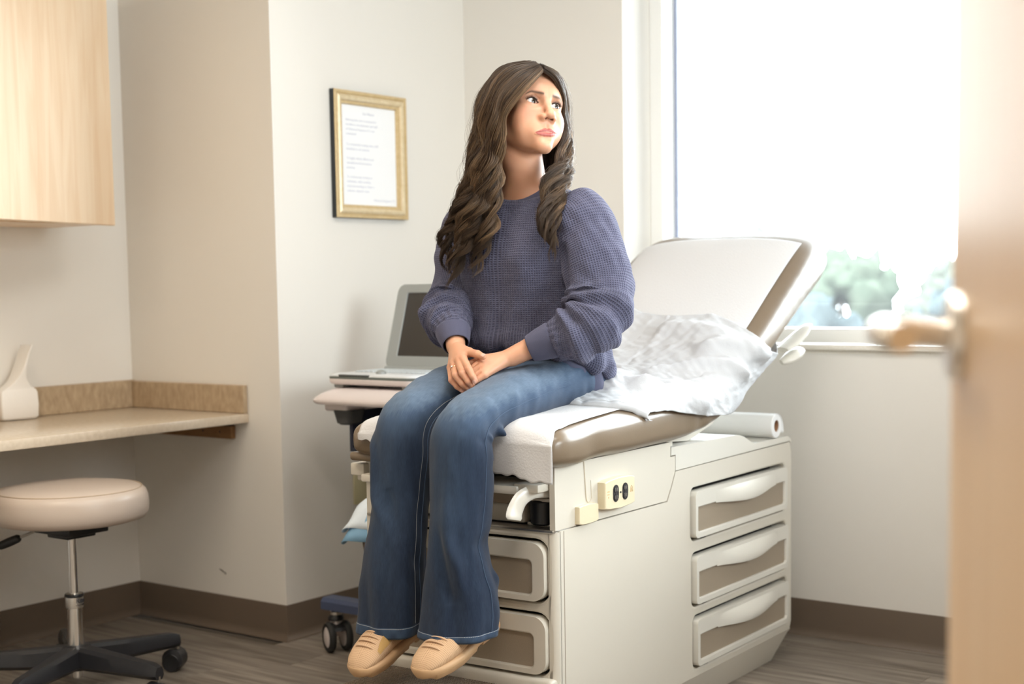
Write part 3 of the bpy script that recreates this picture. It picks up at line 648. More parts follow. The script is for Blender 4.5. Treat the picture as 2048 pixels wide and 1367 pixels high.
cb = empty('wall_cabinet', (-.42, -1.36, 0)); tag(cb, 'light maple wall cabinet hung above the counter', 'cabinet')
Mmap = bpy.data.materials.new('light_maple'); Mmap.use_nodes = True; nt = Mmap.node_tree; b = nt.nodes['Principled BSDF']
tcn = nt.nodes.new('ShaderNodeTexCoord'); mp = nt.nodes.new('ShaderNodeMapping'); mp.inputs['Scale'].default_value = (9, 9, .8); nt.links.new(tcn.outputs['Object'], mp.inputs[0])
n1 = nt.nodes.new('ShaderNodeTexNoise'); n1.inputs['Scale'].default_value = 2.4; n1.inputs['Detail'].default_value = 7; n1.inputs['Distortion'].default_value = .8; nt.links.new(mp.outputs[0], n1.inputs['Vector'])
r1 = nt.nodes.new('ShaderNodeValToRGB'); e = r1.color_ramp.elements; e[0].position = .32; e[0].color = (0.74, 0.535, 0.345, 1); e[1].position = .66; e[1].color = (0.82, 0.655, 0.475, 1)
nt.links.new(n1.outputs['Fac'], r1.inputs[0]); nt.links.new(r1.outputs[0], b.inputs['Base Color']); b.inputs['Roughness'].default_value = 0.32
obj('cabinet_body', *rbox(-.347, -.90, 1.418, -.032, -.004, 2.30, .002, 1), Mmap, cb, ang=30)
dr = obj('cabinet_door', *rbox(-.010, -.62, 1.414, .010, 0.0, 2.30, .003, 1), Mmap, cb, ang=30)
dr.location = (-.018, .012, 0); dr.rotation_euler = (0, 0, R(17.0))
obj('hinge', *box(-.033, -.06, 1.52, -.016, -.02, 1.56), M['steel'], cb)

# soft white pouch, gusset bottom, flat sealed top leaning over
po = empty('wipes_pouch', (-.715, -1.515, .7725), 0)
tag(po, 'white soft gusseted pouch with a printed barcode standing on the counter', 'pouch')
ux = np.array((.035, .098, 0)); ux /= np.linalg.norm(ux); uy = np.array((-.098, .035, 0)); uy /= np.linalg.norm(uy); uy = -uy; _rz = rotz(R(12)); ux = _rz@ux; uy = _rz@uy   # ux along the wall, uy towards the room
P0 = np.array((-.690, -1.630, .772))-np.array((-.715, -1.515, .772))
def pl3(a_, b_, z): return P0+ux*a_-uy*b_+np.array((0, 0, z))
def sect(z, a0, a1, d0, d1, r=.006, n=3):
    pts = rrect(a0, d0, a1, d1, min(r, (a1-a0)*.45, (d1-d0)*.45), n); return [pl3(p[0], p[1], z) for p in pts]
rings = [sect(.0015, .004, .126, .003, .052, .015), sect(.010, .0, .130, .0, .056), sect(.05, -.002, .132, -.002, .057), sect(.090, .0, .130, .0, .056), sect(.100, .004, .126, .002, .054)]
for u in np.linspace(.05, 1, 18):
    z = .100+u*.150; half = .058*math.exp(-u/.20)+.0018; mid = .066+.010*math.sin(u*3.0)+.055*max(0, u-.25)**1.4+.012*max(0, u-.8)*3
    rings.append(sect(z, mid-half, mid+half, .003-.014*min(u*2, 1), .053+.016*min(u*2, 1), .004))
pv, pf = loft(np.array(rings))
obj('pouch_body', pv, pf, mat('pouch_film', (.83, .80, .76), .42, bump=(40, .4)), po, ang=60)
Mink = mat('print_ink', (.07, .065, .06), .6)
bars = []; rg = np.random.default_rng(5); zc = .0
def facept(a_, z):
    # visible broad face towards the room on the a=0 side
    zs = [r_[0][2] for r_ in rings]; k = min(max(np.searchsorted(zs, z)-1, 0), len(rings)-2); t_ = (z-zs[k])/(zs[k+1]-zs[k]); 
    A = np.array(rings[k])*(1-t_)+np.array(rings[k+1])*t_
    loc = A-P0; aa = loc@ux; lo = A[aa < aa.min()+.004]; return lo
zz = .125
while zz < .192:
    hgt = rg.choice([.0012, .002, .0034]); lo = facept(0, zz); lo2 = facept(0, zz+hgt)
    c0, c1 = lo[0]*.75+lo[-1]*.25, lo[0]*.3+lo[-1]*.7; d0, d1 = lo2[0]*.75+lo2[-1]*.25, lo2[0]*.3+lo2[-1]*.7; e_ = -ux*.0012
    bars.append((np.array([c0+e_, c1+e_, d1+e_, d0+e_, c0, c1, d1, d0]), [(0, 1, 2, 3), (4, 7, 6, 5), (0, 4, 5, 1), (1, 5, 6, 2), (2, 6, 7, 3), (3, 7, 4, 0)])); zz += hgt+rg.choice([.0012, .0022, .003])
bo = obj('barcode', *join(*bars), Mink, po, smooth=False); bo['kind'] = 'stuff'

# ------------------------------------------------------------------ rolling stool
sx, sy = -.090, -1.815
so_ = empty('rolling_stool', (sx, sy, 0)); tag(so_, 'round beige padded rolling stool on a black five-star base', 'stool')
SR = .226
prof = [(0, .521), (SR-.03, .521), (SR-.010, .527), (SR, .543), (SR+.002, .565), (SR, .590), (SR-.006, .606), (SR-.016, .615), (SR-.022, .617), (SR-.030, .6205), (.16, .626), (.08, .630), (0, .631)]
obj('seat_cushion', *lathe(prof, 64), M['vinyl_lt'], so_, ang=50)
obj('seat_piping', *lathe([(SR-.022, .6165), (SR-.0185, .6185), (SR-.0165, .6165), (SR-.0185, .6145)], 64, capends=False), mat('piping_tan', (.46, .36, .26), .4), so_)
obj('seat_plate', *join(lathe([(0, .515), (.15, .515), (.15, .521), (0, .521)], 40), rbox(-.085, -.07, .486, .085, .07, .516, .004, 2), rbox(-.05, -.05, .472, .05, .05, .488, .004, 2)), M['black'], so_, ang=30)
lr = np.array((-.10, -.07, -.045)); lh = obj('height_lever', *tube([(-.06, -.03, .505), (-.10, -.06, .487), (-.135, -.088, .468)], .0042, 8), M['steel'], so_)
obj('lever_grip', *tube(catmull([(-.131, -.085, .470), (-.145, -.096, .463), (-.172, -.118, .449), (-.186, -.130, .442)], 12), np.interp(np.linspace(0, 1, 12), [0, .15, .5, .85, 1], [.006, .012, .014, .012, .004]), 12), M['black'], lh)
obj('gas_piston', *lathe([(0, .27), (.0135, .27), (.0135, .476), (0, .476)], 24), M['chrome'], so_, ang=30)
cl_ = obj('column_collar', *lathe([(0, .258), (.0255, .258), (.0260, .262), (.0260, .292), (.0245, .300), (.018, .302), (0, .302)], 32), mat('satin_alloy', (.72, .70, .67), .3, metal=1.0), so_, ang=30)
obj('collar_ring', *lathe([(.0262, .2905), (.0285, .2925), (.0285, .2965), (.0255, .3005)], 32, capends=False), M['black'], cl_)
obj('gas_column', *lathe([(0, .105), (.0255, .105), (.0235, .258), (0, .258)], 32), M['chrome'], so_, ang=30)
obj('column_foot', *lathe([(0, .045), (.0155, .045), (.0165, .05), (.0165, .10), (0, .10)], 24), M['chrome'], so_, ang=30)
obj('hub', *lathe([(0, .072), (.040, .072), (.048, .085), (.050, .125), (.044, .140), (.028, .146), (0, .146)], 32), mat('base_nylon', (.022, .023, .028), .38), so_, ang=40)
Mny = bpy.data.materials['base_nylon']
LR_ = .325
a0 = math.atan2(-1.485-sy, -.014-sx)+R(1)
tx = fnt = None
for k in range(5):
    a = a0+k*2*math.pi/5; d = np.array((math.cos(a), math.sin(a), 0)); n_ = np.array((-d[1], d[0], 0)); rings = []
    for u in np.linspace(0, 1, 14):
        r_ = .03+u*(LR_-.03+.012); wv = .034-.012*u; zt = .143-.020*u; zb = .074+.006*u
        if u > .93: wv *= .78; zt -= .006
        rings.append([d*r_+n_*p[0]+np.array((0, 0, p[1])) for p in [(wv*.55, zb), (wv, zb+.012), (wv*.86, zt-.010), (wv*.55, zt), (-wv*.55, zt), (-wv*.86, zt-.010), (-wv, zb+.012), (-wv*.55, zb)]])
    lg = obj('base_leg', *loft(rings), Mny, so_, ang=35)
    cs = empty('caster', (0, 0, 0)); cs.parent = so_; c = d*(LR_+.008); sw = a+R(40+k*33); ax = np.array((math.cos(sw), math.sin(sw), 0)); fw = np.array((-ax[1], ax[0], 0))
    obj('caster_stem', *lathe([(0, .05), (.0055, .05), (.0055, .09), (0, .09)], 10, c), M['steel'], cs)
    obj('caster_hood', *tube([c+fw*.01+ax*q+np.array((0, 0, .040)) for q in (-.026, -.024, .024, .026)], [.030, .0335, .0335, .030], 24), Mny, cs, ang=40)
    for s_ in (-1, 1):
        obj('caster_wheel', *lathe([(0, 0), (.026, 0), (.0300, .004), (.0300, .016), (.026, .020), (0, .018)], 24, c+fw*.014+ax*s_*.008+np.array((0, 0, .0302)), ax*s_), M['black'], cs, ang=40)
# collar print
def text_obj(name, s, size, m_, loc, rot, parent, extr=.0004, align='LEFT', font_sp=1.0):
    cu = bpy.data.curves.new(name, 'FONT'); cu.body = s; cu.size = size; cu.extrude = extr; cu.align_x = align; cu.space_line = font_sp; cu.resolution_u = 2
    o = bpy.data.objects.new(name, cu); COL.objects.link(o); o.data.materials.append(m_)
    dg = bpy.context.evaluated_depsgraph_get(); me = bpy.data.meshes.new_from_object(o.evaluated_get(dg)); bpy.data.objects.remove(o); bpy.data.curves.remove(cu)
    o = bpy.data.objects.new(name, me); COL.objects.link(o); me.materials.clear(); me.materials.append(m_)
    o.parent = parent; o.location = loc; o.rotation_euler = rot; return o
vd = np.array((CAM.x-sx, CAM.y-sy)); va = math.atan2(vd[1], vd[0])
for i, ch in enumerate('Ritter'):
    a = va+R(8)+R(13)*i; 
    text_obj('collar_lettering', ch, .021, mat('navy_print', (.03, .035, .06), .5), (.0264*math.cos(a), .0264*math.sin(a), .2745), (R(90), 0, a+R(90)), cl_)
for i in range(9):
    a = va+R(8)+R(8)*i; text_obj('collar_small_print', 'a0erlsnhc'[i], .007, bpy.data.materials['navy_print'], (.0264*math.cos(a), .0264*math.sin(a), .266), (R(90), 0, a+R(90)), cl_)

# ------------------------------------------------------------------ framed text on the left wall
fy0, fy1, fz0, fz1 = -.757, -.376, 1.441, 1.882
pf_ = empty('picture_frame', (0, (fy0+fy1)/2, (fz0+fz1)/2)); tag(pf_, 'gold wooden picture frame with a printed page hung on white wall', 'picture frame')
hw, hh = (fy1-fy0)/2, (fz1-fz0)/2
def frame_ring(profile, name, m_):
    """profile: list of (inset from outer edge, height off wall)"""
    rings = []
    for ins, hgt in profile:
        rings.append([(hgt, s1*(hw-ins), s2*(hh-ins)) for s1, s2 in ((-1, -1), (1, -1), (1, 1), (-1, 1))])
    return obj(name, *loft(rings, False, False), m_, pf_, ang=12)
Mgold = mat('champagne_gold', (0.68, 0.55, 0.34), 0.36, metal=.3, noise=(60, (.77, .65, .45), (1, 1, 1)))
Mgold2 = mat('champagne_gold_dark', (0.58, 0.43, 0.22), 0.4, metal=.3, noise=(60, (.66, .51, .29), (1, 1, 1)))
frame_ring([(.000, .002), (.000, .0225)], 'frame_edge', mat('black_edge', (.015, .018, .02), .5))
frame_ring([(.000, .0225), (.002, .0245), (.010, .025), (.012, .0215), (.015, .0205)], 'frame_outer_moulding', Mgold2)
frame_ring([(.015, .0205), (.017, .024), (.024, .027), (.031, .025), (.035, .020)], 'frame_cove', Mgold)
frame_ring([(.035, .020), (.036, .0175), (.044, .0165), (.047, .010), (.047, .006)], 'frame_sight_edge', Mgold2)
obj('printed_page', *box(.002, -hw+.040, -hh+.040, .0075, hw-.040, hh-.040), mat('page_white', (.88, .89, .91), .6), pf_)
pg = mat('grey_print', (.58, .59, .68), .7)
T1 = "Our Mission"
T2 = ["Believing that care is measured in", "excellence, the physicians and staff", "of Advanced Surgeons, P.C. are", "committed:", "", "To consistently treating every child", "beneficial to our patients.", "", "To highly ethical, efficient and", "mutually beneficial business", "practices.", "", "To continuously develop as", "individuals, while avoiding", "misunderstandings to foster a", "cohesive, dynamic team."]
rt = (R(90), 0, R(90))
text_obj('page_title', T1, .0125, pg, (.0078, .0, hh-.077), rt, pf_, .0002, 'CENTER')
for i, s in enumerate(T2):
    if s: text_obj('page_text', s, .0118, pg, (.0078, -hw+.072, hh-.102-.0162*i-.004*(i > 4)), rt, pf_, .0002)
text_obj('page_signature', "Advanced Surgeons, P.C.", .0118, pg, (.0078, hw-.053, -hh+.062), rt, pf_, .0002, 'RIGHT')

# ------------------------------------------------------------------ ultrasound cart and portable unit
kx, ky = .235, -1.085
kc = empty('ultrasound_cart', (kx, ky, 0)); tag(kc, 'white topped medical cart with navy shelf box beside the exam table', 'cart')
Mpink = mat('warm_white_abs', (.74, .67, .66), .35); Mnavy = mat('navy_powdercoat', (.020, .024, .045), .45); Mblu = mat('blue_grey_base', (.065, .085, .155), .42)
topr = []
for z, ins in ((.824, .010), (.830, .002), (.837, .0), (.846, .008), (.856, .022), (.866, .042), (.8735, .064), (.875, .080)):
    topr.append([(p[0], p[1], z) for p in rrect(-.040+ins, -.02+ins*.6, .66-ins, .50-ins, .05, 6)])
obj('cart_top', *loft(topr), Mpink, kc, ang=40)
obj('corner_bumper', *rbox(-.0385, .022, .829, -.024, .075, .845, .004, 2), M['creamyel'], kc)
obj('handle_rail', *rbox(-.012, .03, .798, .090, .40, .826, .010, 3), Mpink, kc)
obj('probe_holder', *loft([[(p[0], p[1], z) for p in rrect(.020+i, .03+i, .098-i, .12-i, .02, 4)] for z, i in ((.803, 0), (.760, .008), (.754, .016))]), mat('probe_grey', (.07, .072, .075), .5), kc)
obj('shelf_box', *join(box(.073, .06, .668, .086, .44, .826), box(.47, .06, .668, .483, .44, .826), box(.086, .06, .668, .47, .44, .680), box(.086, .425, .680, .47, .44, .826)), Mnavy, kc)
obj('shelf_liner', *box(.088, .065, .680, .468, .42, .6825), M['trimwhite'], kc)
obj('recorder_unit', *rbox(.18, .14, .6825, .44, .41, .77, .006, 2), M['black'], kc, ang=30)
obj('cart_column', *rbox(.27, .26, .14, .37, .36, .675, .012, 3), Mblu, kc)
for a_ in ((-.045, .025, .60, .095), (-.0, .42, .60, .49)):
    obj('base_arm', *loft([[(x_, y_, z_) for y_, z_ in ((a_[1], .140), (a_[1], .166), (a_[1]+.012, .178), (a_[3]-.012, .178), (a_[3], .166), (a_[3], .140))] for x_ in (a_[0], a_[0]+.02, a_[2]-.02, a_[2])]), Mblu, kc, ang=30)
obj('base_spine', *rbox(.27, .06, .142, .37, .46, .172, .008, 2), Mblu, kc)
for cx_, cy_, sw in ((-.005, .055, R(62)), (.575, .055, R(80)), (.02, .455, R(50)), (.575, .455, R(40))):
    cs = empty('caster', (cx_, cy_, 0)); cs.parent = kc
    ax = np.array((math.cos(sw), math.sin(sw), 0)); fw = np.array((ax[1], -ax[0], 0))
    obj('caster_stem', *lathe([(0, .115), (.018, .115), (.020, .120), (.020, .132), (.010, .134), (.010, .142), (0, .142)], 20), M['chrome'], cs, ang=30)
    obj('caster_cap', *lathe([(0, .104), (.026, .104), (.026, .112), (.021, .122), (0, .122)], 20), M['black'], cs, ang=30)
    obj('caster_fork', *rbox(-.016, -.016, .05, .016, .020, .104, .006, 2), Mpink, cs)
    obj('brake_pedal', *prism([(-.005, .098), (.045, .085), (.052, .076), (.044, .074), (-.005, .084)], -ax*.018, fw, (0, 0, 1), ax, .036), M['black'], cs, ang=30)
    for s_ in (-1, 1):
        wc = fw*.012+ax*s_*.018+np.array((0, 0, .0505))
        wl = obj('caster_wheel', *lathe([(.034, 0), (.046, .000), (.050, .005), (.050, .016), (.046, .021), (.036, .022), (.034, .018)], 32, wc, ax*s_, capends=False), mat('caster_rubber', (.018, .018, .018), .7), cs, ang=40)
        obj('wheel_disc', *lathe([(0, 0), (.036, 0), (.036, .018), (.030, .021), (0, .0225)], 32, wc, ax*s_), Mpink, wl, ang=40)

lx, ly, lz = kx+.005, ky+.022, .8755
la = empty('ultrasound_laptop', (lx, ly, lz)); tag(la, 'open grey laptop-style ultrasound unit sitting on the cart', 'laptop')
Mgr = mat('grey_abs', (.30, .315, .305), .38); Mlg = mat('keyboard_deck_white', (.70, .72, .74), .35)
obj('foot', *rbox(.02, .02, 0, .06, .24, .013, .004, 2), Mgr, la); obj('foot', *rbox(.31, .02, 0, .35, .24, .013, .004, 2), Mgr, la)
obj('base_shell', *loft([[(p[0], p[1], z) for p in rrect(0+i, 0+i*.8, .375-i, .300-i, .035, 6)] for z, i in ((.011, .012), (.015, .003), (.024, .0), (.030, .001))]), Mpink, la, ang=40)
obj('base_trim', *loft([[(p[0], p[1], z) for p in rrect(0+i, 0+i*.8, .375-i, .300-i, .035, 6)] for z, i in ((.030, .0005), (.036, .0), (.0385, .003))]), mat('dark_green_grey', (.14, .16, .15), .4), la, ang=40)
obj('keyboard_deck', *loft([[(p[0], p[1], z) for p in rrect(0+i, 0+i*.8, .375-i, .300-i, .035, 6)] for z, i in ((.038, .003), (.043, .006), (.046, .016))]), Mlg, la, ang=40)
obj('front_grip', *rbox(.06, -.0015, .0390, .19, .012, .0445, .002, 1), mat('grip_dark', (.08, .085, .085), .5), la)
keys = []
kmesh = None
for r_ in range(6):
    for c_ in range(14):
        o = obj('key', *rbox(0, 0, 0, .0185, .0185, .0045, .002, 1), mat('key_cap', (.55, .60, .63), .4), la) if kmesh is None else bpy.data.objects.new('key', kmesh)
        if kmesh is not None: COL.objects.link(o); o.parent = la
        kmesh = o.data; o.location = (.035+c_*.0218, .105+r_*.0225, .0455)
obj('trackball', *lathe([(0, .046), (.017, .046), (.016, .052), (.010, .057), (0, .059)], 20, (.19, .06, 0)), Mgr, la)
scn_ = empty('screen_lid', (.026, .262, .050)); scn_.parent = la; scn_.rotation_euler = (R(-17), 0, 0)
lid = holed(rrect(.0, .0, .370, .292, .028, 6), [rrect(.044, .043, .330, .262, .003, 2)], .02, .003, .006)
obj('lid_bezel', np.stack([lid[0][:, 0], -lid[0][:, 2], lid[0][:, 1]], 1), [f for f in lid[1]], Mgr, scn_, ang=30)
obj('lid_back', *box(.004, .019, .004, .366, .024, .288), Mgr, scn_)
obj('screen', *box(.040, .004, .040, .334, .008, .266), mat('screen_off', (.030, .028, .026), .25), scn_)
obj('hinge_bar', *lathe([(0, 0), (.011, 0), (.011, .34), (0, .34)], 16, (.034, .262, .046), X), Mgr, la, ang=40)
obj('lid_latch', *rbox(.150, -.002, .278, .170, .002, .286, .001, 1), mat('latch_dark', (.1, .1, .1), .5), scn_)

# ------------------------------------------------------------------ wall outlet with plug, waste bin with liner pad, cable
wo_ = empty('wall_outlet', (0, -.628, .492)); tag(wo_, 'ivory wall outlet plate with a grey plug behind the cart', 'outlet')
obj('cover_plate', *xf(rbox(0, -.058, -.070, .006, .058, .070, .003, 2)), mat('almond_plate', (.62, .57, .36), .4), wo_)
obj('plug', *lathe([(0, 0), (.017, 0), (.019, .01), (.019, .05), (.012, .058), (0, .058)], 18, (.006, .022, .012), X), mat('plug_grey', (.45, .44, .43), .5), wo_, ang=40)
obj('power_cord', *tube(catmull([(.062, .022, .012), (.10, .03, -.01), (.12, .03, -.10), (.10, .02, -.30), (.16, .05, -.47), (.30, .08, -.484)], 30), .0035, 8), mat('cord_grey', (.35, .34, .33), .5), wo_)
bx_, by_ = .683, -1.223
wb = empty('waste_bin', (bx_, by_, 0)); tag(wb, 'tapered taupe waste bin topped by a blue-white pad beside the cart', 'bin')
def circ(r_, z, n=40): return [(r_*math.cos(t_), r_*math.sin(t_), z) for t_ in np.linspace(0, 2*np.pi, n, endpoint=False)]
obj('bin_body', *loft([circ(.070, .0), circ(.078, .01), (circ(.088, .20)), circ(.092, .34), circ(.106, .42), circ(.116, .485), circ(.119, .490), circ(.113, .488), circ(.10, .42), circ(.086, .33)], True, True), mat('bin_taupe', (.20, .155, .135), .5), wb, ang=60)
obj('bin_rim', *loft([circ(.116, .478), circ(.1225, .482), circ(.1225, .494), circ(.112, .496)], False, False), Mpink, wb)
def pad(name, z0, r0, seed, m_, edge):
    n, k = 72, 20; Vp = []; 
    for j in range(k):
        u = j/(k-1)
        for i in range(n):
            t_ = 2*np.pi*i/n; r_ = (r0+.022*math.sin(3*t_+seed)+.012*math.sin(7*t_+2*seed))*u
            z = z0+.085*(1-u**1.6)-.05*max(0, u-.75)*4*edge+.010*math.sin(5*t_+seed*2)*u+.008*math.sin(9*t_+11*u+seed)
            Vp.append((r_*math.cos(t_), r_*math.sin(t_), z))
    F = [(j*n+i, j*n+(i+1) % n, (j+1)*n+(i+1) % n, (j+1)*n+i) for j in range(k-1) for i in range(n)]
    o = obj(name, np.array(Vp), F, m_, wb, ang=180); so2 = o.modifiers.new('thickness', 'SOLIDIFY'); so2.thickness = .002; return o
pad('underpad_backing', .508, .150, 1.3, mat('underpad_blue', (.22, .42, .62), .5), 1.0)
pad('underpad_face', .520, .145, 1.5, mat('underpad_white', (.72, .80, .88), .6), .55)
# ------------------------------------------------------------------ hair guide curves (metres, table frame)
HAIR_GUIDES = {
 'RIGHT': [
  [(-0.149, 0.197, 1.724), (-0.158, 0.156, 1.686), (-0.193, 0.134, 1.642), (-0.213, 0.128, 1.607), (-0.227, 0.132, 1.560), (-0.242, 0.147, 1.507), (-0.254, 0.150, 1.446), (-0.259, 0.146, 1.384), (-0.264, 0.136, 1.322), (-0.286, 0.129, 1.273), (-0.305, 0.116, 1.224)],
  [(-0.170, 0.220, 1.736), (-0.193, 0.165, 1.712), (-0.222, 0.127, 1.662), (-0.242, 0.120, 1.603), (-0.254, 0.128, 1.531), (-0.265, 0.127, 1.470), (-0.282, 0.127, 1.409), (-0.302, 0.125, 1.348), (-0.329, 0.118, 1.287), (-0.357, 0.112, 1.237), (-0.374, 0.108, 1.193)],
  [(-0.201, 0.249, 1.749), (-0.243, 0.194, 1.734), (-0.274, 0.155, 1.688), (-0.294, 0.147, 1.621), (-0.302, 0.146, 1.548), (-0.310, 0.134, 1.485), (-0.320, 0.121, 1.423), (-0.345, 0.111, 1.374), (-0.373, 0.105, 1.332), (-0.388, 0.108, 1.288), (-0.387, 0.121, 1.231)],
  [(-0.242, 0.283, 1.759), (-0.299, 0.241, 1.740), (-0.338, 0.208, 1.680), (-0.349, 0.192, 1.604), (-0.351, 0.184, 1.541), (-0.355, 0.164, 1.483), (-0.357, 0.144, 1.426), (-0.384, 0.132, 1.377), (-0.415, 0.132, 1.340), (-0.425, 0.138, 1.289), (-0.417, 0.145, 1.245)],
  [(-0.286, 0.326, 1.769), (-0.350, 0.305, 1.755), (-0.394, 0.293, 1.693), (-0.400, 0.280, 1.615), (-0.401, 0.270, 1.524), (-0.405, 0.259, 1.446), (-0.419, 0.266, 1.369)],
 ],
 'LEFT': [
  [(-0.147, 0.198, 1.726), (-0.136, 0.240, 1.705), (-0.144, 0.279, 1.664), (-0.155, 0.302, 1.611), (-0.147, 0.290, 1.553), (-0.134, 0.245, 1.506), (-0.131, 0.194, 1.460), (-0.137, 0.166, 1.410), (-0.132, 0.152, 1.355), (-0.109, 0.150, 1.305), (-0.100, 0.152, 1.266)],
  [(-0.164, 0.224, 1.733), (-0.157, 0.287, 1.712), (-0.165, 0.326, 1.664), (-0.165, 0.331, 1.602), (-0.143, 0.303, 1.535), (-0.120, 0.251, 1.475), (-0.115, 0.201, 1.423), (-0.122, 0.173, 1.373), (-0.110, 0.158, 1.324), (-0.093, 0.158, 1.281)],
  [(-0.188, 0.257, 1.741), (-0.182, 0.320, 1.725), (-0.186, 0.361, 1.669), (-0.185, 0.366, 1.600), (-0.164, 0.337, 1.533), (-0.136, 0.290, 1.478), (-0.113, 0.239, 1.425), (-0.105, 0.197, 1.380), (-0.098, 0.178, 1.330), (-0.098, 0.162, 1.287)],
 ],
 'BACK': [
  [(-0.286, 0.326, 1.769), (-0.350, 0.305, 1.755), (-0.394, 0.293, 1.693), (-0.400, 0.280, 1.615), (-0.401, 0.270, 1.524), (-0.405, 0.259, 1.446), (-0.419, 0.266, 1.369)],
  [(-0.281, 0.354, 1.769), (-0.330, 0.367, 1.747), (-0.355, 0.379, 1.685), (-0.361, 0.380, 1.607), (-0.355, 0.374, 1.515), (-0.363, 0.383, 1.423)],
  [(-0.243, 0.331, 1.760), (-0.259, 0.379, 1.741), (-0.273, 0.411, 1.682), (-0.276, 0.412, 1.591), (-0.267, 0.410, 1.512), (-0.276, 0.420, 1.434)],
  [(-0.205, 0.282, 1.746), (-0.204, 0.355, 1.731), (-0.210, 0.393, 1.674), (-0.209, 0.399, 1.604), (-0.198, 0.387, 1.538), (-0.204, 0.378, 1.487), (-0.210, 0.368, 1.435)],
 ],
}
# ------------------------------------------------------------------ the seated woman (table frame)
class Grid:
    pass
def ax_nonuni(lo, hi, h0, fine):
    out = [lo]
    while out[-1] < hi:
        h = h0
        for a, b, hf in fine:
            if a <= out[-1] < b: h = min(h, hf)
        out.append(out[-1]+h)
    n = (len(out)//8+1)*8+1
    while len(out) < n: out.append(out[-1]+h0)
    return np.array(out[:n], np.float32)
def smin(a, b, k):
    if k <= 0: return np.minimum(a, b)
    h = np.maximum(k-np.abs(a-b), 0)/k; return np.minimum(a, b)-h*h*k*.25
def smax(a, b, k): return -smin(-a, -b, k)
def s_ell(P, c, r):
    q = (P-np.array(c, np.float32)); r = np.array(r, np.float32); k0 = np.linalg.norm(q/r, axis=1); k1 = np.linalg.norm(q/(r*r), axis=1)+1e-9; return k0*(k0-1)/k1
def s_cap(P, a, b, ra, rb):
    a = np.array(a, np.float32); b = np.array(b, np.float32); d = b-a; q = P-a; t = np.clip((q@d)/(d@d+1e-12), 0, 1)
    return np.linalg.norm(q-t[:, None]*d, axis=1)-(ra+(rb-ra)*t)
def s_chain(P, pts, rad, k):
    d = None
    for i in range(len(pts)-1):
        e = s_cap(P, pts[i], pts[i+1], rad[i], rad[i+1]); d = e if d is None else smin(d, e, k)
    return d
def surface_nets(f, X_, Y_, Z_, margin=1.6):
    nx, ny, nz = len(X_), len(Y_), len(Z_); bx, by, bz = (nx-1)//8, (ny-1)//8, (nz-1)//8
    def cen(A): return (A[:-1:8]+A[8::8])/2, (A[8::8]-A[:-1:8])/2
    (cx, hx), (cy, hy), (cz, hz) = cen(X_), cen(Y_), cen(Z_)
    CX, CY, CZ = np.meshgrid(cx, cy, cz, indexing='ij'); HX, HY, HZ = np.meshgrid(hx, hy, hz, indexing='ij')
    P = np.stack([CX, CY, CZ], -1).reshape(-1, 3).astype(np.float32); rad = np.sqrt(HX**2+HY**2+HZ**2).ravel()
    d = f(P); act = np.abs(d) < rad*margin+.002
    D = np.empty((bx*8, by*8, bz*8), np.float32)
    sg = np.where(d.reshape(bx, by, bz) < 0, -1., 1.).astype(np.float32)
    D[:] = np.repeat(np.repeat(np.repeat(sg, 8, 0), 8, 1), 8, 2)
    idx = np.argwhere(act.reshape(bx, by, bz)); o = np.arange(8)
    CH = 400
    for s in range(0, len(idx), CH):
        q = idx[s:s+CH]*8; I = (q[:, 0, None]+o); J = (q[:, 1, None]+o); K = (q[:, 2, None]+o)
        sh = (len(q), 8, 8, 8)
        Pp = np.empty(sh+(3,), np.float32)
        Pp[..., 0] = X_[I][:, :, None, None]; Pp[..., 1] = Y_[J][:, None, :, None]; Pp[..., 2] = Z_[K][:, None, None, :]
        D[I[:, :, None, None], J[:, None, :, None], K[:, None, None, :]] = f(Pp.reshape(-1, 3)).reshape(sh)
    ins = D < 0; s = np.zeros(tuple(n-1 for n in D.shape), np.uint8)
    for a in (0, 1):
        for b in (0, 1):
            for c in (0, 1): s += ins[a:a+s.shape[0], b:b+s.shape[1], c:c+s.shape[2]]
    cells = np.argwhere((s > 0) & (s < 8)); n = len(cells)
    vid = np.full(s.shape, -1, np.int32); vid[tuple(cells.T)] = np.arange(n)
    cor = np.array([(a, b, c) for a in (0, 1) for b in (0, 1) for c in (0, 1)])
    vals = np.stack([D[tuple((cells+k).T)] for k in cor], 1)
    acc = np.zeros((n, 3)); cnt = np.zeros(n)
    for a in range(8):
        for b in range(a+1, 8):
            if np.abs(cor[a]-cor[b]).sum() != 1: continue
            m_ = (vals[:, a] < 0) != (vals[:, b] < 0); t = np.where(m_, vals[:, a]/(vals[:, a]-vals[:, b]+1e-20), 0)
            acc += np.where(m_[:, None], cor[a]+(cor[b]-cor[a])*t[:, None], 0); cnt += m_
    fr = acc/np.maximum(cnt, 1)[:, None]
    def pos(A, k): i = cells[:, k]; return A[i]+(A[i+1]-A[i])*fr[:, k]
    V = np.stack([pos(X_, 0), pos(Y_, 1), pos(Z_, 2)], 1); Q = []
    for axx in range(3):
        u, v = [(1, 2), (2, 0), (0, 1)][axx]
        sl0 = [slice(1, -1)]*3; sl1 = [slice(1, -1)]*3; sl0[axx] = slice(0, -1); sl1[axx] = slice(1, None)
        A = ins[tuple(sl0)]; B = ins[tuple(sl1)]; e = np.argwhere(A != B); flip = A[tuple(e.T)]
        e = e+1; e[:, axx] -= 1
        du = np.zeros(3, int); du[u] = 1; dv = np.zeros(3, int); dv[v] = 1
        g = lambda off: vid[tuple((e-off).T)]
        q = np.stack([g(du+dv), g(dv), g(np.zeros(3, int)), g(du)], 1)
        q[~flip] = q[~flip][:, ::-1]; Q.append(q)
    Q = np.vstack(Q); Q = Q[(Q >= 0).all(1)]
    return V, Q
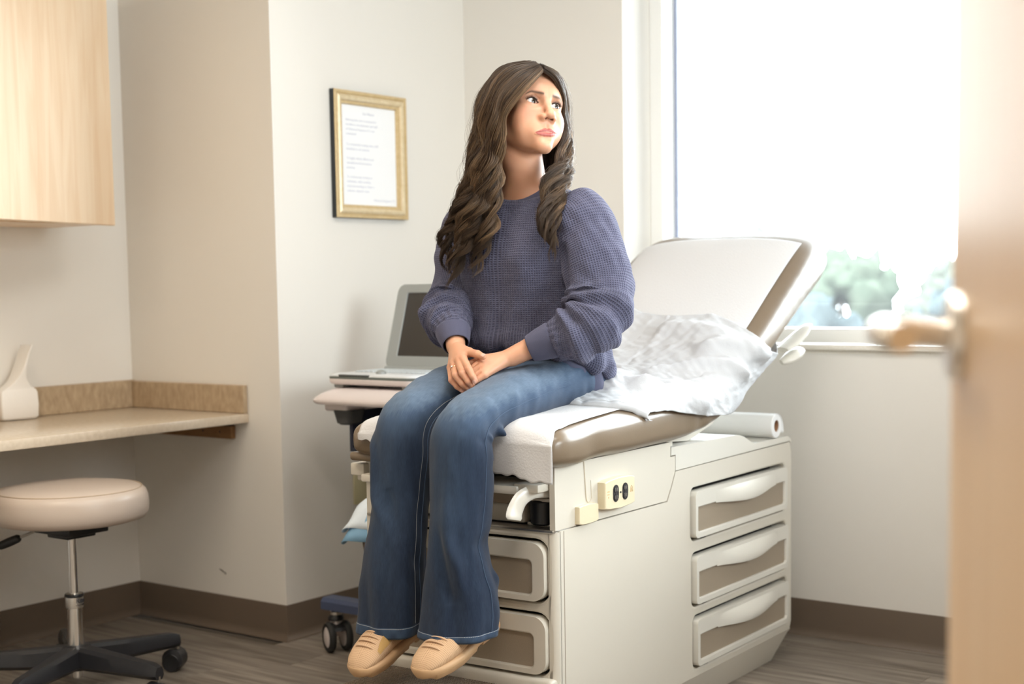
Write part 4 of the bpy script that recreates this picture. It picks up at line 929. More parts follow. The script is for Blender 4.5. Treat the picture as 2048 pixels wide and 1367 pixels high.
def fast_mesh(name, V, Q, m_=None, parent=None, attr=None, smooth=True, uv=None):
    V = np.asarray(V, np.float32); Q = np.asarray(Q, np.int32); k = Q.shape[1]
    me = bpy.data.meshes.new(name); me.vertices.add(len(V)); me.vertices.foreach_set('co', V.ravel())
    me.loops.add(Q.size); me.loops.foreach_set('vertex_index', Q.ravel()); me.polygons.add(len(Q))
    me.polygons.foreach_set('loop_start', np.arange(0, Q.size, k, dtype=np.int32)); me.update(calc_edges=True); me.validate()
    if smooth: me.shade_smooth()
    if m_: me.materials.append(m_)
    if uv is not None:
        ul = me.uv_layers.new(name='UVMap'); ul.data.foreach_set('uv', np.asarray(uv, np.float32)[Q.ravel()].ravel())
    for kk, a in (attr or {}).items():
        a = np.asarray(a, np.float32)
        if a.ndim == 1: at = me.attributes.new(kk, 'FLOAT', 'POINT'); at.data.foreach_set('value', a)
        else: at = me.attributes.new(kk, 'FLOAT_COLOR', 'POINT'); at.data.foreach_set('color', a.ravel())
    o = bpy.data.objects.new(name, me); COL.objects.link(o)
    if parent is not None: o.parent = parent
    return o

# ---- head frame: x = her left, y = face direction, z = up (mm)
HS = 0.00109
HC = np.array((-.2345, .251, 1.6175), np.float32)
HYAW, HPIT, HROLL = R(33), R(12.5), R(9)
_tc = np.array((.566, -.82, 0)); _tc /= np.linalg.norm(_tc); _rt = np.array((.82, .566, 0))
fdir = _tc*math.cos(HYAW)+_rt*math.sin(HYAW)
hy = fdir*math.cos(HPIT)+np.array((0, 0, math.sin(HPIT))); hz = np.array((0, 0, 1.)); hx = np.cross(hz, hy)*-1; hx = np.cross(hy, hz); hx /= np.linalg.norm(hx)
hx = -np.cross(hz, hy)/np.linalg.norm(np.cross(hz, hy)); hx = np.cross(hz, hy)*-1
hx = np.cross(hz, -hy)*-1; hx = np.cross(hz, hy); hx /= np.linalg.norm(hx)      # up x forward = her left
hx = hx if hx@_rt > 0 else -hx
hz = np.cross(hx, hy); hz = hz if hz[2] > 0 else -hz
hx2 = hx*math.cos(HROLL)-hz*math.sin(HROLL); hz2 = hz*math.cos(HROLL)+hx*math.sin(HROLL)
HM = np.stack([hx2, hy, hz2], 0).astype(np.float32)          # rows
def to_head(P): return ((P-HC)@HM.T)/HS
def from_head(Q): return (np.asarray(Q, float)*HS)@HM+HC
SGN = lambda P: np.stack([np.abs(P[:, 0]), P[:, 1], P[:, 2]], 1)
EYE = (31.5, 66.0, 8.0)
def f_face0(S):
    d = s_ell(S, (0, -8, 32), (73, 96, 82))
    d = smin(d, s_ell(S, (0, 26, -16), (60, 60, 76)), 26)
    d = smin(d, s_cap(S, (43, 6, -53), (6, 70, -91), 17, 13), 22)
    d = smin(d, s_ell(S, (0, 74, -93), (15, 16, 12.5)), 16)
    d = smin(d, s_ell(S, (41, 53, -22), (23, 22, 22)), 20)
    d = smin(d, s_ell(S, (36, 49, -48), (21, 20, 24)), 24)
    d = smin(d, s_cap(S, (46, 60, 26), (10, 78, 24), 12, 11), 16)
    d = smin(d, s_ell(S, (0, 66, 55), (46, 22, 34)), 24)
    # sockets
    d = smax(d, -s_ell(S, (30, 91, 8), (20, 17, 13)), 12)
    # muzzle around the mouth
    d = smin(d, s_ell(S, (0, 72, -60), (30, 15.5, 24)), 20)
    # nose
    n = s_chain(S, [(0, 80, 16), (0, 90, 0), (0, 100, -20)], [8.4, 7.8, 9.0], 6)
    n = smin(n, s_ell(S, (0, 103, -26), (11.5, 10, 9.8)), 6)
    n = smin(n, s_ell(S, (13, 91.0, -31), (8.0, 10.5, 7.6)), 7)
    d = smin(d, n, 10)
    d = smax(d, -s_cap(S, (7.0, 98.5, -37.5), (7.4, 91, -28), 3.9, 3.3), 2.0)
    # lids
    e = np.array(EYE)
    lid = np.linalg.norm(S-np.array(EYE, np.float32), axis=1)-15.3
    d = smin(d, lid, 5.0)
    # almond opening
    q = S-np.array(EYE, np.float32)
    xx = q[:, 0]; zz = q[:, 2]
    up = 6.9*(1-np.clip(np.abs(xx+.6)/15.2, 0, 1)**2.0)+.08*xx; lo = -4.8*(1-np.clip(np.abs(xx-.5)/15.2, 0, 1)**2.0)+.08*xx
    op = np.maximum(np.maximum(zz-up, lo-zz), np.maximum(8.0-q[:, 1], np.abs(xx)-14.6))
    d = smax(d, -op, 1.2)
    # crease above the upper lid
    cr_ = s_chain(S, [(18, 81.0, 15.5), (30, 83.0, 19.3), (44, 73.0, 14.5)], [1.2, 1.6, 1.2], 3); d = smax(d, -cr_, 3.0)
    # lips
    return d
def surf_y(x, z):
    ys = np.linspace(112, 35, 400); q = np.stack([np.full(400, abs(x)), ys, np.full(400, z)], 1).astype(np.float32); d = f_face0(q); i = int(np.argmax(d < 0)); return float(ys[i])
def on_face(L_, dy): return [(x, surf_y(x, z)+dy, z) for x, z in L_]
UL = on_face([(0, -60.0), (5, -58.9), (10, -59.4), (16, -61.0), (22, -62.6), (27, -63.8)], -1.2); UR_ = [2.8, 3.3, 3.0, 2.3, 1.6, .8]
LL = on_face([(0, -69.2), (8, -69.0), (15, -67.9), (21, -66.3), (26, -64.6)], -1.6); LR2 = [4.4, 4.2, 3.4, 2.1, .8]
MS = on_face([(0, -64.2), (7, -63.8), (14, -63.9), (21, -64.0), (27, -63.9), (31, -64.0)], 3.2); MS = [(x, y-(.09*x), z) for x, y, z in MS]
MSH = .15     # her mouth sits a little higher on her left
surf_y0 = surf_y(0, -48.5); surf_y1 = surf_y(0, -80)
def f_head(P):
    S = SGN(P); d = f_face0(S)
    m_ = (S[:, 2] < -40)*(S[:, 2] > -90)*(S[:, 0] < 45)*(S[:, 1] > 35)
    if m_.any():
        q = S[m_].copy(); q[:, 2] -= MSH*P[m_][:, 0]; e = d[m_]; e = smin(e, s_chain(q, UL, UR_, 2.5), 3.5); e = smin(e, s_chain(q, LL, LR2, 2.5), 4)
        e = smax(e, -s_chain(q, MS, [1.1, 1.1, 1.1, 1.1, 1.0, .8], 1.5), 1.5)
        e = smax(e, -s_ell(q, (0, surf_y0+3.2, -48.5), (3.2, 4.0, 6.5)), 4); e = smax(e, -s_ell(q, (0, surf_y1+5, -80), (13, 7, 4)), 7); d[m_] = e
    # ears
    er = s_ell(S, (75, -8, -6), (7, 17, 29)); er = smax(er, -s_ell(S, (82, -4, -4), (5, 10, 18)), 3); d = smin(d, er, 5)
    # neck
    d = smin(d, s_cap(P, (0, -20, -60), (-3, -34, -80), 42, 46), 12)
    return d
NECK0 = from_head((0, -24, -60)); NECKB = np.array((-.258, .285, 1.405))
HANDS = {
 'R': dict(wrist=(-.3274, .06, 1.0454), I=[(-.2604, .0, 1.0197), (-.226, -.025, .9975), (-.2108, -.03, .9801), (-.2051, -.028, .9705)],
           M=[(-.2741, .0, 1.0158), (-.242, -.03, .9878), (-.2245, -.03, .9677), (-.2202, -.022, .9564)], Rg=[(-.2918, .003, 1.008), (-.2647, -.028, .9811), (-.2441, -.028, .961), (-.2337, -.02, .9511)],
           P=[(-.3066, .008, .9964), (-.2831, -.02, .9692), (-.2668, -.02, .9538), (-.2571, -.015, .9452)], T=[(-.3009, .045, 1.039), (-.2654, .03, 1.0353), (-.2289, .015, 1.0316), (-.2075, .01, 1.0261)]),
 'L': dict(wrist=(-.176, .085, 1.022), I=[(-.228, .03, 1.012), (-.250, .005, .990), (-.262, .004, .972), (-.266, .008, .960)],
           M=[(-.2215, .018, 1.001), (-.246, -.004, .980), (-.258, -.004, .962), (-.262, .002, .949)], Rg=[(-.2135, .010, .990), (-.237, -.010, .971), (-.250, -.010, .954), (-.254, -.004, .942)],
           P=[(-.203, .004, .981), (-.220, -.014, .966), (-.232, -.014, .953), (-.238, -.010, .944)], T=[(-.205, .062, 1.022), (-.236, .045, 1.018), (-.262, .030, 1.006), (-.275, .022, .996)]),
}
def f_hand(P, h):
    w_ = np.array(h['wrist']); d = None
    for k, r0, r1 in (('I', .0125, .0105), ('M', .0130, .0108), ('Rg', .0125, .0102), ('P', .0115, .0092)):
        mcp = np.array(h[k][0]); base = w_*.86+mcp*.14
        e = s_cap(P, base, mcp-(mcp-w_)*.06, r0, r1); d = e if d is None else smin(d, e, .012)
    tm = h['T']; d = smin(d, s_cap(P, w_*.75+np.array(tm[1])*.25, tm[1], .0135, .0115), .014)
    fing = None
    for k, ra in (('I', (.0098, .0086, .0075, .0064)), ('M', (.0100, .0088, .0077, .0066)), ('Rg', (.0096, .0084, .0073, .0062)), ('P', (.0086, .0074, .0064, .0055)), ('T', (.0118, .0105, .0098, .0074))):
        e = s_chain(P, h[k] if k != 'T' else h[k][1:], ra if k != 'T' else ra[1:], .003)
        fing = e if fing is None else smin(fing, e, .0012)
    return smin(d, fing, .006)
SHL = dict(L=[(-.09, .275, 1.35), (-.008, .225, 1.125), HANDS['L']['wrist']], R=[(-.43, .275, 1.35), (-.450, .205, 1.145), HANDS['R']['wrist']])
LEGP = dict(L=[(-.18, .34, .955), (-.166, -.106, .872), (-.166, -.152, .47)], R=[(-.36, .34, .955), (-.37, -.075, .870), (-.37, -.138, .44)])
FOOT = dict(L=[(-.166, -.095, .418), (-.168, -.22, .362)], R=[(-.37, -.090, .396), (-.372, -.215, .336)])
def near(P, c, r): return np.linalg.norm(P-np.array(c, np.float32), axis=1) < r
def f_torso(P):
    d = s_ell(P, (-.262, .285, 1.25), (.150, .095, .19))
    d = smin(d, s_ell(P, (-.26, .275, 1.355), (.145, .070, .060)), .05)
    d = smin(d, s_ell(P, (-.265, .315, 1.06), (.135, .100, .18)), .06)
    d = smin(d, s_ell(P, (-.27, .335, .972), (.155, .120, .088)), .05)
    for s_ in ('L', 'R'):
        d = smin(d, s_cap(P, NECKB+np.array((0, .012, -.004)), SHL[s_][0], .040, .040), .045)
        d = smin(d, s_chain(P, SHL[s_], [.043, .036, .0235], .02), .03)
        d = smin(d, s_chain(P, LEGP[s_], [.070, .042, .032], .02), .03)
        d = smin(d, s_chain(P, [LEGP[s_][2]]+FOOT[s_], [.032, .030, .022], .02), .02)
    d = smin(d, s_cap(P, NECK0, NECKB, .0505, .057), .035)
    # collar bones and the notch of the throat
    d = smin(d, s_cap(P, (-.235, .213, 1.395), (-.12, .255, 1.40), .008, .009), .018)
    d = smin(d, s_cap(P, (-.285, .213, 1.395), (-.40, .255, 1.40), .008, .009), .018)
    return d
def f_body(P):
    d = f_torso(P)
    m_ = near(P, HC, .22)
    if m_.any(): d[m_] = smin(d[m_], f_head(to_head(P[m_]))*HS, .010)
    for s_, c in (('L', (-.215, .04, 1.0)), ('R', (-.265, .02, 1.0))):
        m_ = near(P, c, .16)
        if m_.any(): d[m_] = smin(d[m_], f_hand(P[m_], HANDS[s_]), .006 if s_ == 'L' else .0016)
    return d
hx0, hx1 = HC[0]-.13, HC[0]+.15
gx = ax_nonuni(-.56, .06, .0042, [(-.375, -.10, .0015)])
gy = ax_nonuni(-.36, .50, .0042, [(-.045, .10, .0018), (.10, .36, .0015)])
gz = ax_nonuni(.30, 1.78, .0048, [(.93, 1.06, .0018), (1.49, 1.72, .0014)])
BV, BQ = surface_nets(f_body, gx, gy, gz)
HL = to_head(BV.astype(np.float32)); HSg = SGN(HL)
# skin colour per point: lips, cheeks, brows, lash lines, nails
skin = np.tile(np.array((0.60, 0.318, 0.200)), (len(BV), 1))
def blend(w_, c): global skin; skin = skin*(1-w_[:, None])+np.array(c)*w_[:, None]
isH = (np.linalg.norm(HL, axis=1) < 190)
sstep = lambda a, b, x: np.clip((x-a)/(b-a), 0, 1)**2*(3-2*np.clip((x-a)/(b-a), 0, 1))
blend(isH*.55*np.exp(-((HSg[:, 0]-42)/20)**2-((HSg[:, 2]+22)/17)**2)*(HSg[:, 1] > 25), (0.62, 0.22, 0.14))
HSm = HSg.copy(); HSm[:, 2] -= MSH*HL[:, 0]
lipd = np.minimum(s_chain(HSm, [(x, y+1.5, z) for x, y, z in UL], [2.6, 3.1, 2.8, 2.1, 1.4, .6], 2), s_chain(HSm, [(x, y+1.8, z) for x, y, z in LL], [4.1, 4.0, 3.2, 2.0, .6], 2))
blend(isH*sstep(1.9, -.2, lipd), (0.36, 0.095, 0.080))
EL = HSg-np.array(EYE)
upz = 6.9*(1-np.clip(np.abs(EL[:, 0]+.6)/15.2, 0, 1)**2)+.08*EL[:, 0]; loz = -4.8*(1-np.clip(np.abs(EL[:, 0]-.5)/15.2, 0, 1)**2)+.08*EL[:, 0]
inb = isH*(np.abs(EL[:, 0]) < 15.5)*(EL[:, 1] > 2)
blend(inb*.92*np.exp(-((EL[:, 2]-upz-.5)/1.5)**2), (0.02, 0.012, 0.010)); blend(inb*.55*np.exp(-((EL[:, 2]-loz+.3)/.8)**2), (0.05, 0.03, 0.025))
blend(isH*.35*np.exp(-((EL[:, 0])/16)**2-((EL[:, 2]-9)/5)**2)*(EL[:, 1] > 0), (0.30, 0.15, 0.11))
bz = 24.5+3.4*np.clip((HSg[:, 0]-12)/26, 0, 1)-8*np.clip((HSg[:, 0]-38)/14, 0, 1)**1.5; bw = np.interp(HSg[:, 0], [10, 16, 36, 52], [2.9, 3.6, 2.7, 1.0])
blend(isH*.95*(HSg[:, 1] > 40)*sstep(9, 13, HSg[:, 0])*sstep(53, 47, HSg[:, 0])*np.exp(-((HSg[:, 2]-bz)/bw)**2), (0.075, 0.038, 0.022))
blend(isH*.85*np.exp(-(np.linalg.norm((HSg-np.array((7.2, 95, -33)))/np.array((4.2, 5, 4.2)), axis=1))**2), (0.10, .03, .02))  # nostrils painted dark: their shade is put into the skin colour
for s_ in ('L', 'R'):
    for k in ('I', 'M', 'Rg', 'P'):
        h = HANDS[s_]; a_ = np.array(h[k][2]); b_ = np.array(h[k][3]); ax_ = (b_-a_)/np.linalg.norm(b_-a_)
        for pt, amt in ((h[k][0], .22), (h[k][1], .30), (h[k][2], .2)):
            blend(amt*np.exp(-(np.linalg.norm(BV-np.array(pt), axis=1)/.011)**2), (0.56, 0.21, 0.14))
        blend(.35*np.exp(-(np.linalg.norm(BV-b_, axis=1)/.009)**2), (0.62, 0.26, 0.18))
Msk = bpy.data.materials.new('skin'); Msk.use_nodes = True; nt = Msk.node_tree; b = nt.nodes['Principled BSDF']
at = nt.nodes.new('ShaderNodeAttribute'); at.attribute_name = 'tone'; nt.links.new(at.outputs['Color'], b.inputs['Base Color'])
b.inputs['Roughness'].default_value = .46; b.inputs['Specular IOR Level'].default_value = .42
b.inputs['Subsurface Weight'].default_value = .22; b.inputs['Subsurface Radius'].default_value = (.010, .004, .002); b.inputs['Subsurface Scale'].default_value = .6
tcn = nt.nodes.new('ShaderNodeTexCoord'); nz = nt.nodes.new('ShaderNodeTexNoise'); nz.inputs['Scale'].default_value = 700; nt.links.new(tcn.outputs['Object'], nz.inputs['Vector'])
bp_ = nt.nodes.new('ShaderNodeBump'); bp_.inputs['Strength'].default_value = .08; bp_.inputs['Distance'].default_value = .001; nt.links.new(nz.outputs['Fac'], bp_.inputs['Height']); nt.links.new(bp_.outputs[0], b.inputs['Normal'])
person = fast_mesh('person', BV, BQ, Msk, None, {'tone': np.hstack([skin, np.ones((len(BV), 1))])})
person.location = TO; person.rotation_euler = (0, 0, TR)
tag(person, 'woman in blue-grey waffle sweater and flared jeans sitting on the exam table', 'person')
# ---- eyes
gaze_w = np.array((.93, -.20, .22)); gaze_w /= np.linalg.norm(gaze_w)
Meye = bpy.data.materials.new('eye'); Meye.use_nodes = True; nt = Meye.node_tree; b = nt.nodes['Principled BSDF']; at = nt.nodes.new('ShaderNodeAttribute'); at.attribute_name = 'tone'
nt.links.new(at.outputs['Color'], b.inputs['Base Color']); b.inputs['Roughness'].default_value = .06; b.inputs['Specular IOR Level'].default_value = .6
for s_ in (1, -1):
    bm = bmesh.new(); bmesh.ops.create_icosphere(bm, subdivisions=5, radius=1.0); v, f = from_bm(bm)
    c = from_head((s_*EYE[0], EYE[1], EYE[2])); g = gaze_w
    cosg = v@g; ang_ = np.degrees(np.arccos(np.clip(cosg, -1, 1))); col = np.tile(np.array((.78, .75, .73, 1)), (len(v), 1))
    ir = sstep(29.5, 27.5, ang_)[:, None]; col = col*(1-ir)+np.array((.032, .021, .013, 1))*ir
    rm = (np.exp(-((ang_-27.5)/2.0)**2)*.8)[:, None]; col = col*(1-rm)+np.array((.02, .016, .014, 1))*rm
    pu = sstep(12.5, 11, ang_)[:, None]; col = col*(1-pu)+np.array((.004, .004, .004, 1))*pu
    vv = v*13.5*HS*(1+.035*np.exp(-(ang_/24)**4))[:, None]+c
    obj('eye', vv, f, Meye, person, ang=180, attr={'tone': col})
# ---- lashes and brow hairs
lash = []
def hair_tube(p0, p1, p2, r0): 
    t = np.linspace(0, 1, 6)[:, None]; p = (1-t)**2*np.array(p0)+2*t*(1-t)*np.array(p1)+t*t*np.array(p2); return tube(p, np.linspace(r0, r0*.15, 6), 4)
rg = np.random.default_rng(3)
for s_ in (1, -1):
    for k in range(44):
        x = -12+25*k/43; up_ = 6.9*(1-min(1, abs(x+.6)/15.2)**2)+.08*x; y_ = math.sqrt(max(15.1**2-x*x-up_*up_, 4)); ln = 4.2+3.0*(x+12)/25+rg.uniform(-.6, .6)
        b_ = np.array((x, y_, up_+.1)); n_ = b_/np.linalg.norm(b_); o_ = np.array((x*.045, .55, .25)); 
        p0 = b_; p1 = b_+ln*.55*(n_*.8+np.array((x*.03, .2, -.05))); p2 = b_+ln*(n_*.75+np.array((x*.045, .15, .62)))
        tf = lambda q: from_head(((EYE[0]+q[0])*s_, EYE[1]+q[1], EYE[2]+q[2]))
        lash.append(hair_tube(tf(p0), tf(p1), tf(p2), .00042))
    for k in range(26):
        x = -9+20*k/25; lo_ = -4.8*(1-min(1, abs(x-.5)/15.2)**2)+.08*x; y_ = math.sqrt(max(15.1**2-x*x-lo_*lo_, 4)); b_ = np.array((x, y_, lo_)); n_ = b_/np.linalg.norm(b_); ln = 2.6
        tf = lambda q: from_head(((EYE[0]+q[0])*s_, EYE[1]+q[1], EYE[2]+q[2])); lash.append(hair_tube(tf(b_), tf(b_+ln*.5*n_), tf(b_+ln*(n_*.8+np.array((0, 0, -.5)))), .00018))
lo_ = obj('eyelashes', *join(*lash), mat('lash_black', (.008, .006, .006), .5), person); lo_['kind'] = 'stuff'
# ------------------------------------------------------------------ clothes
def ringset(C, U, Vv, ru, rv, n, ex=2.0):
    """C,U,V: (m,3); radii (m,) -> (m,n,3), superellipse exponent ex"""
    a = np.arange(n)*2*np.pi/n; ex = np.broadcast_to(np.asarray(ex, float), (len(C),))
    c = np.sign(np.cos(a))*np.abs(np.cos(a))**(2/ex[:, None]); s = np.sign(np.sin(a))*np.abs(np.sin(a))**(2/ex[:, None])
    return C[:, None, :]+(ru[:, None]*c)[..., None]*U[:, None, :]+(rv[:, None]*s)[..., None]*Vv[:, None, :]
def normals_of(P):
    du = np.gradient(P, axis=0); dv = (np.roll(P, -1, 1)-np.roll(P, 1, 1)); n = np.cross(dv, du); n /= np.linalg.norm(n, axis=2)[..., None]+1e-12
    c = P.mean(1, keepdims=True); s = np.sign(((P-c)*n).sum(2).mean()); return n*(s if s else 1)
def uv_of(P):
    dl = np.linalg.norm(np.diff(P, axis=0), axis=2).mean(1); v = np.concatenate([[0], np.cumsum(dl)])
    per = np.linalg.norm(np.roll(P, -1, 1)-P, axis=2).sum(1); n = P.shape[1]; u = np.arange(n)/n
    return np.stack([u[None, :]*np.median(per)*np.ones((len(P), 1)), v[:, None]*np.ones((1, n))], 2)
def bridge(P, caps=False):
    m_, n, _ = P.shape; i = np.arange(m_-1)[:, None]*n; j = np.arange(n)[None, :]; j2 = (j+1) % n
    Q = np.stack([i+j, i+j2, i+n+j2, i+n+j], -1).reshape(-1, 4); return P.reshape(-1, 3), Q
def wave(P, sc, seed): return vnoise(P, sc, seed)
def cloth_obj(name, P, m_, parent, attr=None, flipuv=False, thick=.0022):
    """closed tube P (m,n,3); the uv seam is kept at the back by a duplicated column"""
    uvv = uv_of(P); n = P.shape[1]; P2 = np.concatenate([P, P[:, :1]], 1); per = uvv[:, -1:, 0]*n/(n-1)
    uv2 = np.concatenate([uvv, np.stack([per, uvv[:, :1, 1]], 2)], 1); m_c = P2.shape[0]; k = n+1
    i = np.arange(m_c-1)[:, None]*k; j = np.arange(n)[None, :]
    Q = np.stack([i+j, i+j+1, i+k+j+1, i+k+j], -1).reshape(-1, 4)
    at_ = {kk: np.concatenate([a, a[:, :1]], 1).reshape(-1) for kk, a in (attr or {}).items()}
    o = fast_mesh(name, P2.reshape(-1, 3), Q, m_, parent, at_, uv=uv2.reshape(-1, 2))
    w_ = o.modifiers.new('weld', 'WELD'); w_.merge_threshold = 1e-6
    if thick: so = o.modifiers.new('thickness', 'SOLIDIFY'); so.thickness = thick; so.offset = -1
    return o
def seg_fold(P, N, line, width, height, sharp=1.0, both=False):
    """raise (or sink) the cloth along a 3D polyline"""
    line = catmull(line, 24) if len(line) > 2 else np.linspace(line[0], line[1], 12); best = np.full(P.shape[:2], 9.0); tt = np.zeros(P.shape[:2])
    for i in range(len(line)-1):
        a, b_ = line[i], line[i+1]; d = b_-a; q = P-a; t = np.clip((q@d)/(d@d+1e-12), 0, 1); dist = np.linalg.norm(q-t[..., None]*d, axis=2)
        m_ = dist < best; best = np.where(m_, dist, best); tt = np.where(m_, (i+t)/(len(line)-1), tt)
    taper = np.clip(np.minimum(tt, 1-tt)*5, 0, 1)
    return height*np.exp(-(best/width)**(2*sharp))*taper

# ---- denim
Mden = bpy.data.materials.new('denim'); Mden.use_nodes = True; nt = Mden.node_tree; b = nt.nodes['Principled BSDF']
at = nt.nodes.new('ShaderNodeAttribute'); at.attribute_name = 'fade'
uvn = nt.nodes.new('ShaderNodeUVMap'); mp = nt.nodes.new('ShaderNodeMapping'); mp.inputs['Scale'].default_value = (620, 60, 1); nt.links.new(uvn.outputs[0], mp.inputs[0])
nz = nt.nodes.new('ShaderNodeTexNoise'); nz.inputs['Scale'].default_value = 1.0; nz.inputs['Detail'].default_value = 4; nt.links.new(mp.outputs[0], nz.inputs['Vector'])
ma = nt.nodes.new('ShaderNodeMath'); ma.operation = 'MULTIPLY_ADD'; ma.inputs[1].default_value = .26; nt.links.new(nz.outputs['Fac'], ma.inputs[0])
sb = nt.nodes.new('ShaderNodeMath'); sb.operation = 'SUBTRACT'; sb.inputs[1].default_value = .13; nt.links.new(at.outputs['Fac'], sb.inputs[0]); nt.links.new(sb.outputs[0], ma.inputs[2])
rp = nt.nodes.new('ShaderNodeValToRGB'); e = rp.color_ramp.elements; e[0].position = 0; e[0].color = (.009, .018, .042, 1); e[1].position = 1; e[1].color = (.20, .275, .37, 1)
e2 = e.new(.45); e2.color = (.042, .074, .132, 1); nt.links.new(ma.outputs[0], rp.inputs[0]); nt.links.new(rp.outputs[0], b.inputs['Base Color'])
b.inputs['Roughness'].default_value = .78; b.inputs['Specular IOR Level'].default_value = .25; b.inputs['Sheen Weight'].default_value = .12
wv = nt.nodes.new('ShaderNodeTexWave'); wv.inputs['Scale'].default_value = 1.0; wv.wave_type = 'BANDS'; wv.bands_direction = 'DIAGONAL'; mp2 = nt.nodes.new('ShaderNodeMapping'); mp2.inputs['Scale'].default_value = (430, 430, 1)
nt.links.new(uvn.outputs[0], mp2.inputs[0]); nt.links.new(mp2.outputs[0], wv.inputs['Vector'])
bp_ = nt.nodes.new('ShaderNodeBump'); bp_.inputs['Strength'].default_value = .2; bp_.inputs['Distance'].default_value = .0005; nt.links.new(wv.outputs['Fac'], bp_.inputs['Height']); nt.links.new(bp_.outputs[0], b.inputs['Normal'])
Mst = mat('denim_thread', (.42, .44, .46), .7)

jeans = obj('jeans', *loft([[(-.272+rx*math.cos(t_), cy+ry*math.sin(t_), z) for t_ in np.linspace(0, 2*np.pi, 48, endpoint=False)] for z, rx, ry, cy in
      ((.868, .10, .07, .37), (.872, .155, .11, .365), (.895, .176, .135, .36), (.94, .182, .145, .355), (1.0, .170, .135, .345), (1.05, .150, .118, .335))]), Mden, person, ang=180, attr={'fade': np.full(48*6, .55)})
LEGS = dict(
 L=[(-.188, .425, .948, .090, .076, 0), (-.180, .32, .946, .090, .074, 0), (-.173, .18, .936, .084, .071, 2), (-.168, .06, .920, .077, .066, 5), (-.165, -.045, .900, .071, .061, 14), (-.165, -.110, .876, .069, .064, 42), (-.165, -.140, .845, .0695, .068, 72),
    (-.165, -.143, .795, .0735, .074, 86), (-.165, -.147, .708, .0735, .0735, 90), (-.165, -.154, .653, .0715, .0715, 90), (-.165, -.161, .597, .0680, .0700, 90), (-.165, -.157, .537, .0735, .076, 90), (-.165, -.149, .495, .0810, .084, 90), (-.165, -.148, .449, .0855, .089, 90), (-.165, -.153, .412, .0850, .090, 90), (-.165, -.158, .390, .0835, .089, 90)],
 R=[(-.352, .425, .948, .090, .076, 0), (-.360, .32, .946, .090, .074, 0), (-.365, .18, .940, .084, .071, 2), (-.368, .07, .925, .077, .067, 6), (-.370, -.020, .900, .072, .064, 16), (-.370, -.075, .872, .070, .066, 44), (-.370, -.096, .838, .071, .070, 74),
    (-.370, -.100, .795, .0720, .072, 87), (-.370, -.107, .745, .0700, .070, 90), (-.370, -.112, .708, .0680, .069, 90), (-.370, -.122, .661, .0685, .069, 90), (-.370, -.131, .614, .0695, .071, 90), (-.370, -.140, .555, .0720, .074, 90), (-.370, -.145, .508, .0735, .077, 90), (-.370, -.147, .460, .0770, .081, 90), (-.370, -.150, .405, .0770, .082, 90), (-.370, -.155, .372, .0755, .081, 90)])
